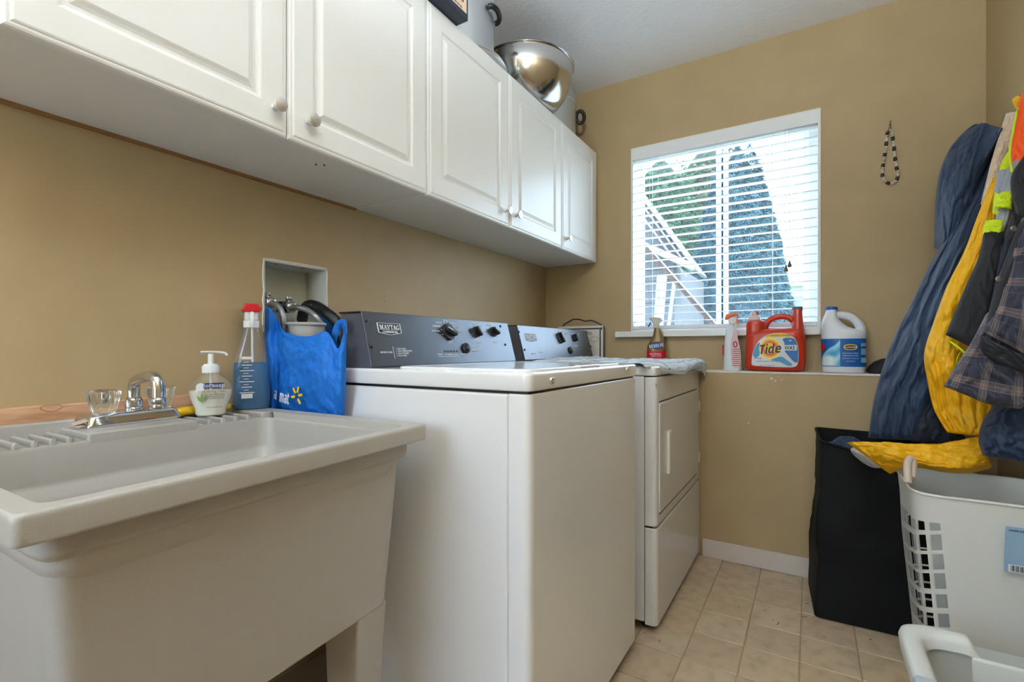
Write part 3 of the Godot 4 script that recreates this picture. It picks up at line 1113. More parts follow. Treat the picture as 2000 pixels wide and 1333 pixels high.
func dial(c: Node3D, at: Vector3, r: float, turn: float, bezel := true) -> void:
	var x := console_axes(at).translated_local(Vector3(0, 0, 0.0018)) * Transform3D(Basis(Vector3.RIGHT, PI / 2), Vector3.ZERO)
	var st := mb()
	lathe(st, x, [Vector2(0, 0), Vector2(r, 0), Vector2(r, 0), Vector2(r, 0.006), Vector2(r * 0.92, 0.0075), Vector2(0, 0.0078)], 28)
	var k := part("knob", st, M.black, c)
	st = mb()
	var g := x * Transform3D(Basis(Vector3.UP, turn), Vector3(0, 0.013, 0))
	rbox(st, g * Vector3(0, 0, 0), Vector3(r * 1.95, 0.016, r * 0.62), r * 0.2, 2, g.basis)
	part("grip", st, M.black, k)
	st = mb()
	rbox(st, g * Vector3(r * 0.45, 0.0082, 0), Vector3(r * 0.9, 0.0006, r * 0.09), 0.0002, 1, g.basis)
	part("pointer", st, M.print, k)
	if bezel:
		st = mb()
		for i in 11:
			var a := TAU * (i / 10.0 * 0.74 - 0.12)
			var p := x * Vector3(cos(a) * r * 1.22, 0.0012, -sin(a) * r * 1.22)
			rbox(st, p, Vector3(r * 0.2, 0.0006, r * 0.07), 0.0002, 1, x.basis * Basis(Vector3.UP, a))
		part("scale_marks", st, M.print, k)


func words_on(c: Node3D, list: Array) -> void:
	var st := mb()
	for w in list:
		text(st, w[0], w[2] * 0.86, console_axes(w[1]).translated_local(Vector3(0, 0, 0.0024)), false, false, 0.95, w[3] if w.size() > 3 else HORIZONTAL_ALIGNMENT_CENTER)
	part("lettering", st, M.print, c)


func washer() -> void:
	var t := thing("washing_machine", "white top-loading washing machine beside the laundry sink, with dark sloping console", "washing machine", Vector3.ZERO)
	var z0 := 0.877
	var z1 := 1.586
	var st := mb()
	rbox(st, Vector3((0.29 + 0.811) / 2, 0.46, (z0 + z1) / 2), Vector3(0.521, 0.852, z1 - z0), 0.006, 2)
	part("body", st, M.enamel, t)
	st = mb()
	# wrap-round front panel with generous vertical corners
	var loops := []
	for y in [0.036, 0.04, 0.882, 0.8865]:
		var i := 0.003 if y < 0.038 or y > 0.884 else 0.0
		loops.append(rounded([Vector3(0.863 - i, y, z1 + 0.001 - i), Vector3(0.863 - i, y, z0 - 0.001 + i), Vector3(0.8125, y, z0 - 0.001 + i), Vector3(0.8125, y, z1 + 0.001 - i)], [0.022, 0.022, 0.0015, 0.0015], 6))
	loft(st, loops)
	part("front_panel", st, M.enamel, t)
	st = mb()
	loops = []
	for q in [[0.8925, 0.004], [0.8955, 0.0], [0.923, 0.0], [0.928, 0.0015], [0.9305, 0.005]]:
		var i: float = q[1]
		loops.append(rounded([Vector3(0.8655 - i, q[0], z1 + 0.003 - i), Vector3(0.8655 - i, q[0], z0 - 0.003 + i), Vector3(0.29 + i, q[0], z0 - 0.003 + i), Vector3(0.29 + i, q[0], z1 + 0.003 - i)], 0.02, 5))
	loft(st, loops)
	var deck := part("top_deck", st, M.enamel, t)
	st = mb()
	rbox(st, Vector3(0.575, 0.889, (z0 + z1) / 2), Vector3(0.56, 0.01, z1 - z0 - 0.02), 0.001, 1)
	part("gap_shade_bar", st, M.black, t)  # black bar stands in for the shade under the deck
	st = mb()
	loops = []
	for q in [[0.930, 0.0], [0.9335, 0.0], [0.9355, 0.002], [0.936, 0.004], [0.934, 0.020], [0.9335, 0.024]]:
		var i: float = q[1]
		loops.append(rounded([Vector3(0.835 - i, q[0], 1.535 - i), Vector3(0.835 - i, q[0], 0.93 + i), Vector3(0.43 + i, q[0], 0.93 + i), Vector3(0.43 + i, q[0], 1.535 - i)], 0.05, 6))
	loft(st, loops)
	var lid := part("lid", st, M.enamel, t)
	st = mb()
	rbox(st, Vector3(0.828, 0.9345, 1.20), Vector3(0.022, 0.006, 0.13), 0.003, 2)
	part("handle", st, M.enamel, lid)
	for p in [Vector3(0.866, 0.9107, 1.494), Vector3(0.866, 0.9155, 0.9847)]:
		st = mb()
		lathe(st, Transform3D(Basis(Vector3(0, 0, 1), Vector3(1, 0, 0), Vector3(0, 1, 0)), p), [Vector2(0, 0), Vector2(0.0085, 0), Vector2(0.0085, 0), Vector2(0.008, 0.003), Vector2(0.006, 0.005), Vector2(0.003, 0.005), Vector2(0.003, 0.005), Vector2(0.0025, 0.003), Vector2(0, 0.003)], 16)
		part("screw", st, M.nickel, deck)
	for z in [0.93, 1.53]:
		for x in [0.35, 0.80]:
			st = mb()
			lathe(st, Transform3D(Basis(), Vector3(x, 0, z)), [Vector2(0, 0), Vector2(0.022, 0), Vector2(0.022, 0), Vector2(0.02, 0.012), Vector2(0.01, 0.014), Vector2(0.01, 0.036)], 16)
			part("foot", st, M.black, t)
	var c := console(t, 0.405, z0 + 0.004, z1 - 0.001)
	screws(c, [Vector3(0.3734, 1.052, 1.575), Vector3(0.3915, 0.9859, 1.573), Vector3(0.3705, 1.063, 0.9353), Vector3(0.389, 0.9951, 0.9309)])
	badge(c, Vector3(0.3781, 1.035, 1.541), Vector3(0.3788, 1.032, 1.456))
	dial(c, Vector3(0.3787, 1.033, 1.248), 0.027, 2.75)
	dial(c, Vector3(0.3775, 1.037, 1.098), 0.019, -0.9)
	dial(c, Vector3(0.3766, 1.041, 0.9903), 0.018, 2.5)
	var st2 := mb()
	var bx := console_axes(Vector3(0.3926, 0.9817, 1.176)).translated_local(Vector3(0, 0, 0.0018)) * Transform3D(Basis(Vector3.RIGHT, PI / 2), Vector3.ZERO)
	lathe(st2, bx, [Vector2(0, 0), Vector2(0.017, 0), Vector2(0.017, 0), Vector2(0.017, 0.006), Vector2(0.013, 0.008), Vector2(0.012, 0.005), Vector2(0.011, 0.012), Vector2(0.009, 0.013), Vector2(0, 0.0135)], 28)
	part("button", st2, M.black, c)
	for u in 5:
		st2 = mb()
		var la: Vector3 = Vector3(0.3952, 0.9722, 1.284)
		var lb: Vector3 = Vector3(0.3953, 0.9719, 1.225)
		var lx := console_axes(la.lerp(lb, u / 4.0)).translated_local(Vector3(0, 0, 0.002))
		rbox(st2, lx.origin, Vector3(0.008, 0.006, 0.001), 0.0003, 1, lx.basis)
		part("lamp_window", st2, M.black, c)
	words_on(c, [
		["INSTRUCTIONS", Vector3(0.3956, 0.9706, 1.526), 0.0078], ["1  Select CYCLE", Vector3(0.3931, 0.98, 1.491), 0.0072, HORIZONTAL_ALIGNMENT_LEFT], ["2  Select TEMPERATURE", Vector3(0.3947, 0.9738, 1.491), 0.0072, HORIZONTAL_ALIGNMENT_LEFT], ["3  Select OPTIONS", Vector3(0.3964, 0.9676, 1.491), 0.0072, HORIZONTAL_ALIGNMENT_LEFT], ["4  Press START", Vector3(0.3981, 0.9614, 1.491), 0.0072, HORIZONTAL_ALIGNMENT_LEFT],
		["DELICATES", Vector3(0.371, 1.061, 1.285), 0.0078], ["WHITES", Vector3(0.3693, 1.067, 1.252), 0.0078], ["NORMAL", Vector3(0.3707, 1.062, 1.22), 0.0078], ["POWERWASH", Vector3(0.3744, 1.049, 1.301), 0.0078], ["BULKY ITEMS", Vector3(0.3783, 1.034, 1.308), 0.0078], ["RINSE & SPIN", Vector3(0.3743, 1.049, 1.201), 0.0078], ["DRAIN & SPIN", Vector3(0.3785, 1.034, 1.193), 0.0078], ["CYCLE", Vector3(0.3876, 1, 1.249), 0.0085],
		["COLD", Vector3(0.3725, 1.056, 1.123), 0.0075], ["WARM", Vector3(0.3701, 1.065, 1.097), 0.0075], ["HOT", Vector3(0.3719, 1.058, 1.063), 0.0075], ["TEMPERATURE", Vector3(0.3872, 1.002, 1.094), 0.0085], ["EXTRA RINSE", Vector3(0.3703, 1.064, 1.007), 0.0075], ["OPTIONS", Vector3(0.3869, 1.003, 0.9925), 0.0085],
		["START / PAUSE", Vector3(0.3924, 0.9826, 1.119), 0.0095], ["Hold to cancel", Vector3(0.3951, 0.9723, 1.128), 0.007], ["SENSING", Vector3(0.3976, 0.9631, 1.312), 0.0078], ["Fill", Vector3(0.3977, 0.9628, 1.286), 0.007], ["Wash", Vector3(0.3978, 0.9627, 1.271), 0.007], ["Rinse", Vector3(0.3978, 0.9625, 1.256), 0.007], ["Spin", Vector3(0.3978, 0.9624, 1.24), 0.007], ["Done", Vector3(0.3979, 0.9622, 1.226), 0.007], ["Lid Locked", Vector3(0.3975, 0.9636, 1.201), 0.007]])
	for l in [[Vector3(0.3927, 0.9814, 1.501), Vector3(0.399, 0.9581, 1.498), 0], [Vector3(0.3993, 0.9571, 1.321), Vector3(0.3994, 0.9565, 1.22), 1], [Vector3(0.3939, 0.977, 1.15), Vector3(0.3937, 0.9776, 1.091), 1]]:
		var a: Vector3 = l[0]
		var b: Vector3 = l[1]
		var lx := console_axes((a + b) / 2).translated_local(Vector3(0, 0, 0.0022))
		var long := (b - a).length()
		st2 = mb()
		rbox(st2, lx.origin, Vector3(long, 0.0012, 0.0006) if l[2] else Vector3(0.0014, 0.034, 0.0006), 0.0002, 1, lx.basis)
		part("printed_line", st2, M.print, c)


func dryer() -> void:
	var t := thing("clothes_dryer", "white front-loading clothes dryer between the washing machine and the window wall", "dryer", Vector3.ZERO)
	var z0 := 0.012
	var z1 := 0.766
	var st := mb()
	rbox(st, Vector3(0.56, 0.458, (z0 + z1) / 2), Vector3(0.59, 0.854, z1 - z0 - 0.004), 0.005, 2)
	part("body", st, M.enamel, t)
	for q in [[0.367, 0.8825, 0.898, "front_panel"], [0.024, 0.3595, 0.9, "toe_panel"]]:
		st = mb()
		var loops := []
		for y in [[q[0], 0.004], [q[0] + 0.004, 0.0], [q[1] - 0.004, 0.0], [q[1], 0.004]]:
			var i: float = y[1]
			loops.append(rounded([Vector3(q[2] - i, y[0], z1 - i), Vector3(q[2] - i, y[0], z0 + i), Vector3(0.858, y[0], z0 + i), Vector3(0.858, y[0], z1 - i)], [0.019, 0.019, 0.0015, 0.0015], 6))
		loft(st, loops)
		part(q[3], st, M.enamel, t)
	st = mb()
	var dl := []
	for q in [[0.0, 0.0], [0.0025, 0.0], [0.0045, 0.0025]]:
		var i: float = q[1]
		var ring := PackedVector3Array()
		for p in rounded([Vector3(0.076 + i, 0.408 + i, 0), Vector3(0.736 - i, 0.408 + i, 0), Vector3(0.736 - i, 0.79 - i, 0), Vector3(0.076 + i, 0.79 - i, 0)], 0.012, 4):
			ring.append(Vector3(0.8975 + q[0], p.y, p.x))
		dl.append(ring)
	grid(st, dl, true, false)
	disc(st, dl[-1], Vector3.RIGHT)
	var door := part("door", st, M.enamel, t)
	for y in [0.404, 0.795]:
		st = mb()
		rbox(st, Vector3(0.898, y, 0.406), Vector3(0.002, 0.0045, 0.65), 0.001, 1)
		part("door_groove", st, M.ink, t)
	st = mb()
	rbox(st, Vector3(0.906, 0.60, 0.636), Vector3(0.012, 0.15, 0.007), 0.003, 2)
	rbox(st, Vector3(0.904, 0.676, 0.616), Vector3(0.008, 0.008, 0.045), 0.003, 2)
	rbox(st, Vector3(0.9035, 0.668, 0.605), Vector3(0.007, 0.008, 0.022), 0.003, 2)
	part("handle", st, M.white_plastic, door)
	for y in [0.47, 0.71]:
		st = mb()
		rbox(st, Vector3(0.899, y, 0.022), Vector3(0.006, 0.05, 0.016), 0.002, 1)
		part("hinge", st, M.enamel, door)
	st = mb()
	lathe(st, Transform3D(Basis(Vector3(0, 0, 1), Vector3(1, 0, 0), Vector3(0, 1, 0)), Vector3(0.897, 0.8576, 0.7693)), [Vector2(0, 0), Vector2(0.007, 0), Vector2(0.006, 0.004), Vector2(0, 0.005)], 14)
	part("screw", st, M.nickel, t)
	st = mb()
	var loops := []
	for q in [[0.887, 0.003], [0.89, 0.0], [0.912, 0.0], [0.917, 0.002], [0.919, 0.006]]:
		var i: float = q[1]
		loops.append(rounded([Vector3(0.8985 - i, q[0], z1 + 0.002 - i), Vector3(0.8985 - i, q[0], z0 + i), Vector3(0.26 + i, q[0], z0 + i), Vector3(0.26 + i, q[0], z1 + 0.002 - i)], 0.02, 5))
	loft(st, loops)
	part("top_deck", st, M.enamel, t)
	st = mb()
	rbox(st, Vector3(0.58, 0.884, (z0 + z1) / 2), Vector3(0.6, 0.008, z1 - z0 - 0.02), 0.001, 1)
	part("gap_shade_bar", st, M.black, t)  # black bar stands in for the shade below the dryer top
	st = mb()
	rbox(st, Vector3(0.58, 0.363, (z0 + z1) / 2), Vector3(0.6, 0.008, z1 - z0 - 0.02), 0.001, 1)
	part("gap_shade_bar", st, M.black, t)  # black bar stands in for the shade in the panel seam
	for z in [0.06, 0.71]:
		for x in [0.33, 0.85]:
			st = mb()
			lathe(st, Transform3D(Basis(), Vector3(x, 0, z)), [Vector2(0, 0), Vector2(0.022, 0), Vector2(0.022, 0), Vector2(0.02, 0.012), Vector2(0.01, 0.014), Vector2(0.01, 0.034)], 16)
			part("foot", st, M.black, t)
	var c := console(t, 0.365, 0.02, 0.742)
	screws(c, [Vector3(0.3344, 1.049, 0.7396), Vector3(0.3542, 0.9758, 0.728), Vector3(0.3294, 1.067, 0.028), Vector3(0.3497, 0.9922, 0.0174)])
	badge(c, Vector3(0.3398, 1.029, 0.699), Vector3(0.3405, 1.026, 0.6033))
	dial(c, Vector3(0.3393, 1.031, 0.3704), 0.027, 2.1)
	dial(c, Vector3(0.3385, 1.034, 0.2057), 0.019, 1.5)
	var s2 := mb()
	var bx := console_axes(Vector3(0.3551, 0.9726, 0.2903)).translated_local(Vector3(0, 0, 0.0018)) * Transform3D(Basis(Vector3.RIGHT, PI / 2), Vector3.ZERO)
	lathe(s2, bx, [Vector2(0, 0), Vector2(0.017, 0), Vector2(0.017, 0), Vector2(0.017, 0.006), Vector2(0.013, 0.008), Vector2(0.012, 0.005), Vector2(0.011, 0.012), Vector2(0.009, 0.013), Vector2(0, 0.0135)], 28)
	part("button", s2, M.black, c)
	words_on(c, [["NORMAL", Vector3(0.33, 1.065, 0.3568), 0.008], ["TIMED DRY", Vector3(0.3336, 1.052, 0.3023), 0.008], ["DELICATE", Vector3(0.3344, 1.049, 0.4196), 0.008], ["HIGH", Vector3(0.3325, 1.056, 0.1483), 0.008], ["LOW", Vector3(0.333, 1.054, 0.2243), 0.008], ["TEMPERATURE", Vector3(0.3489, 0.9953, 0.2104), 0.008], ["INSTRUCTIONS", Vector3(0.3589, 0.9586, 0.6592), 0.008], ["1 Select CYCLE", Vector3(0.3572, 0.9646, 0.5973), 0.008]])
	# patterned towel spread over the dryer, drooping over the front
	var img := Image.create(256, 256, false, Image.FORMAT_RGB8)
	for y in 256:
		for x in 256:
			var n := noise.get_noise_2d(x * 0.06, y * 0.06) * 0.5 + noise.get_noise_2d(x * 0.22, y * 0.22) * 0.5
			var col := rgb(228, 234, 238).lerp(rgb(186, 208, 224), clampf(n * 1.6 + 0.1, 0, 1))
			if y < 56 and noise.get_noise_2d(x * 0.11 + 90, y * 0.16) > 0.12:
				col = rgb(74, 88, 108)
			if (y > 206 and y < 211) or (x < 8):
				col = rgb(70, 84, 98)
			if y > 216:
				col = rgb(208, 216, 220)
			img.set_pixel(x, y, col)
	var tm := mat(Color.WHITE, 0.9)
	tm.albedo_texture = ImageTexture.create_from_image(img)
	bumpy(tm, noise_tex(0.12, 128), 0.08, 6.0)
	tm.uv1_triplanar = false
	tm.heightmap_enabled = false
	var tw := mb()
	cloth(tw, [
		[Vector3(0.375, 0.947, 0.02), Vector3(0.38, 0.944, 0.2), Vector3(0.372, 0.945, 0.42), Vector3(0.385, 0.94, 0.6), Vector3(0.39, 0.934, 0.755)],
		[Vector3(0.47, 0.934, 0.02), Vector3(0.47, 0.936, 0.2), Vector3(0.47, 0.934, 0.4), Vector3(0.47, 0.934, 0.6), Vector3(0.47, 0.932, 0.765)],
		[Vector3(0.62, 0.932, 0.02), Vector3(0.62, 0.933, 0.2), Vector3(0.62, 0.932, 0.4), Vector3(0.62, 0.933, 0.6), Vector3(0.62, 0.932, 0.775)],
		[Vector3(0.78, 0.932, 0.016), Vector3(0.78, 0.932, 0.2), Vector3(0.78, 0.932, 0.4), Vector3(0.78, 0.932, 0.6), Vector3(0.77, 0.934, 0.785)],
		[Vector3(0.895, 0.935, 0.014), Vector3(0.893, 0.931, 0.2), Vector3(0.897, 0.93, 0.4), Vector3(0.90, 0.93, 0.6), Vector3(0.84, 0.938, 0.79)],
		[Vector3(0.928, 0.915, 0.012), Vector3(0.925, 0.918, 0.2), Vector3(0.928, 0.912, 0.4), Vector3(0.935, 0.905, 0.58), Vector3(0.86, 0.934, 0.80)],
		[Vector3(0.925, 0.852, 0.012), Vector3(0.928, 0.905, 0.18), Vector3(0.932, 0.90, 0.4), Vector3(0.937, 0.895, 0.58), Vector3(0.868, 0.925, 0.80)]],
		Vector3(-0.12, -1, 0), 0.012, 40, 70, 0.002, 4.0, 0.003, 14.0)
	var towel := part("towel", tw, tm, self)
	tag(towel, "pale blue and white towel spread over the top of the dryer", "towel")
	tw = mb()
	cloth(tw, [
		[Vector3(0.80, 0.922, 0.30), Vector3(0.80, 0.922, 0.5), Vector3(0.80, 0.922, 0.66), Vector3(0.78, 0.922, 0.76)],
		[Vector3(0.905, 0.915, 0.30), Vector3(0.907, 0.914, 0.5), Vector3(0.90, 0.916, 0.66), Vector3(0.84, 0.924, 0.775)],
		[Vector3(0.918, 0.897, 0.30), Vector3(0.92, 0.89, 0.5), Vector3(0.915, 0.893, 0.66), Vector3(0.853, 0.921, 0.785)]],
		Vector3(-0.12, -1, 0), 0.006, 20, 24, 0.001, 4.0, 0.001, 14.0, Vector2.ONE, 5.0)
	part("under_fold", tw, mat(rgb(206, 204, 196), 0.9), towel, "beige underside fold of the towel")


# ---------------------------------------------------------------- laundry sink
func sp(s: float, t: float, y: float) -> Vector3:
	var a := Vector3(0.018, y, 1.662).lerp(Vector3(0.648, y, 1.652), s)
	var b := Vector3(0.035, y, 2.315).lerp(Vector3(0.70, y, 2.302), s)
	return a.lerp(b, t)


func sring(s0: float, s1: float, t0: float, t1: float, y: float, r: float, seg := 5) -> PackedVector3Array:
	return rounded([sp(s1, t1, y), sp(s1, t0, y), sp(s0, t0, y), sp(s0, t1, y)], r, seg)


func slab(s0: float, s1: float, t0: float, t1: float, y0: float, y1: float, r := 0.006) -> SurfaceTool:
	var st := mb()
	loft(st, [sring(s0, s1, t0, t1, y0, r), sring(s0, s1, t0, t1, y1 - 0.003, r), sring(s0 + 0.003, s1 - 0.003, t0 + 0.003, t1 - 0.003, y1 - 0.0008, r), sring(s0 + 0.006, s1 - 0.006, t0 + 0.006, t1 - 0.006, y1, r)])
	return st


func laundry_sink() -> void:
	var t := thing("laundry_sink", "deep speckled off-white laundry tub on legs along the left wall", "sink", Vector3.ZERO)
	var st := mb()
	var rows := []
	for q in [[0.452, 0.907, 0.089, 0.907], [0.4535, 0.908, 0.088, 0.908], [0.456, 0.909, 0.087, 0.909], [0.738, 0.938, 0.055, 0.938], [0.748, 0.941, 0.052, 0.941], [0.757, 0.958, 0.036, 0.955], [0.763, 0.961, 0.034, 0.958], [0.79, 0.961, 0.034, 0.958]]:
		rows.append(sring(0.04, q[1], q[2], q[3], q[0], 0.03))
	loft(st, rows, true, false)
	# inside of the basin, from the deck down
	var inner := []
	for q in [[0.806, 0.235, 0.962, 0.075, 0.955, 0.02], [0.80, 0.238, 0.958, 0.08, 0.95, 0.03], [0.742, 0.248, 0.95, 0.088, 0.942, 0.04], [0.732, 0.25, 0.947, 0.091, 0.94, 0.04], [0.72, 0.272, 0.935, 0.104, 0.926, 0.04], [0.70, 0.278, 0.93, 0.108, 0.922, 0.045], [0.53, 0.33, 0.90, 0.135, 0.895, 0.05], [0.515, 0.35, 0.885, 0.15, 0.88, 0.05], [0.51, 0.38, 0.86, 0.17, 0.86, 0.05]]:
		inner.append(sring(q[1], q[2], q[3], q[4], q[0], q[5]))
	grid(st, inner, true, true)
	disc(st, inner[-1], Vector3.UP)
	part("basin", st, M.stone, t)
	# rim: a thick lip along the front and both sides
	st = mb()
	var lip := []
	for q in [[0.787, 0.001], [0.790, -0.001], [0.8125, -0.001], [0.8165, 0.0], [0.819, 0.002], [0.82, 0.005]]:
		lip.append(sring(0.0 + q[1], 1.0 - q[1], q[1], 1.0 - q[1], q[0], 0.012))
	grid(st, lip, true, true)
	var in_hi := sring(0.225, 0.965, 0.072, 0.958, 0.82, 0.02)
	var in_lo := sring(0.235, 0.962, 0.075, 0.955, 0.806, 0.02)
	# top face of the rim (front and sides only) and its small inner step
	for i in 24:
		var k := (i + 1) % 24
		var mid := (in_hi[i] + in_hi[k]) / 2
		if mid.x < 0.19:
			continue
		quad(st, lip[5][i], lip[5][k], in_hi[k], in_hi[i])
		quad(st, in_hi[i], in_hi[k], in_lo[k], in_lo[i])
	# underside
	var under := sring(0.04, 0.961, 0.034, 0.958, 0.787, 0.03)
	for i in 24:
		var k := (i + 1) % 24
		quad(st, under[i], under[k], lip[0][k], lip[0][i])
	part("rim", st, M.stone, t)
	part("back_deck", slab(0.01, 0.236, 0.01, 0.99, 0.788, 0.8065), M.stone, t)
	part("upstand", slab(0.0, 0.038, 0.0, 1.0, 0.80, 0.834), M.stone, t)
	part("tap_platform", slab(0.03, 0.238, 0.338, 0.645, 0.80, 0.8195), M.stone, t)
	part("end_platform", slab(0.03, 0.238, 0.006, 0.105, 0.80, 0.8195), M.stone, t)
	part("end_platform", slab(0.03, 0.238, 0.832, 0.994, 0.80, 0.8195), M.stone, t)
	for f in [0.795, 0.757, 0.72, 0.683, 0.297, 0.25, 0.203, 0.156]:
		part("soap_rib", slab(0.06, 0.233, f - 0.0085, f + 0.0085, 0.80, 0.8175, 0.004), M.stone, t)
	for q in [[0.745, 0.885, 0.095, 0.22], [0.745, 0.885, 0.78, 0.90], [0.10, 0.23, 0.11, 0.235], [0.10, 0.23, 0.765, 0.89]]:
		st = mb()
		loft(st, [sring(q[0] + 0.02, q[1] - 0.025, q[2] + 0.02, q[3] - 0.02, 0.0, 0.006), sring(q[0], q[1] + 0.02, q[2], q[3], 0.452, 0.006)])
		part("leg", st, M.stone, t)
	st = mb()
	lathe(st, Transform3D(Basis(), sp(0.62, 0.5, 0.5105)), [Vector2(0.045, 0), Vector2(0.043, 0.003), Vector2(0.03, 0.001), Vector2(0, -0.004)], 24)
	part("drain", st, M.chrome, t)


func faucet() -> void:
	var t := thing("faucet", "chrome tap with bent spout and two clear fluted knobs on the sink", "faucet", Vector3(0.066, 0.8202, 1.970), 0.14)
	var st := mb()
	var loops := []
	for q in [[0.0, 0.034, 0.093, 0.01], [0.003, 0.034, 0.093, 0.01], [0.018, 0.030, 0.088, 0.012], [0.024, 0.026, 0.083, 0.012], [0.0255, 0.022, 0.079, 0.012]]:
		loops.append(rounded([Vector3(q[1], q[0], q[2]), Vector3(q[1], q[0], -q[2]), Vector3(-q[1], q[0], -q[2]), Vector3(-q[1], q[0], q[2])], q[3], 5))
	loft(st, loops)
	part("base_plate", st, M.chrome, t)
	st = mb()
	lathe(st, Transform3D(Basis(), Vector3(0.008, 0.0255, -0.004)), [Vector2(0.0165, 0), Vector2(0.0165, 0.004), Vector2(0.015, 0.006), Vector2(0.015, 0.006), Vector2(0.0165, 0.008), Vector2(0.0165, 0.020), Vector2(0.0145, 0.024), Vector2(0.0145, 0.024), Vector2(0.013, 0.028), Vector2(0, 0.028)], 28)
	part("collar", st, M.chrome, t)
	st = mb()
	tube(st, along([Vector3(0.008, 0.046, -0.004), Vector3(0.008, 0.066, -0.004), Vector3(0.012, 0.083, -0.003), Vector3(0.03, 0.093, 0.0), Vector3(0.06, 0.098, 0.005), Vector3(0.093, 0.102, 0.010), Vector3(0.115, 0.097, 0.014), Vector3(0.124, 0.078, 0.015), Vector3(0.126, 0.058, 0.0155)], 36), 0.0115, 18)
	part("spout", st, M.chrome, t)
	st = mb()
	lathe(st, Transform3D(Basis(), Vector3(0.126, 0.035, 0.0155)), [Vector2(0, 0.002), Vector2(0.0125, 0), Vector2(0.0125, 0), Vector2(0.0135, 0.002), Vector2(0.0135, 0.008), Vector2(0.0122, 0.009), Vector2(0.0122, 0.011), Vector2(0.0145, 0.012), Vector2(0.0145, 0.020), Vector2(0.012, 0.024), Vector2(0, 0.025)], 28)
	part("aerator", st, M.chrome, t)
	for z in [0.052, -0.062]:
		st = mb()
		lathe(st, Transform3D(Basis(), Vector3(0.006, 0.0255, z)), [Vector2(0, 0), Vector2(0.018, 0), Vector2(0.0195, 0.002), Vector2(0.0215, 0.008), Vector2(0.0275, 0.036), Vector2(0.0285, 0.042), Vector2(0.0265, 0.046), Vector2(0.019, 0.0475), Vector2(0.019, 0.0475), Vector2(0.017, 0.044), Vector2(0, 0.043)], 96, 0.035, 16)
		var k := part("knob", st, M.acrylic, t, "clear fluted acrylic knob")
		st = mb()
		lathe(st, Transform3D(Basis(), Vector3(0.006, 0.0455, z)), [Vector2(0, 0), Vector2(0.006, 0), Vector2(0.006, 0.02), Vector2(0.003, 0.022), Vector2(0, 0.022)], 16)
		part("screw_core", st, M.chrome, k)


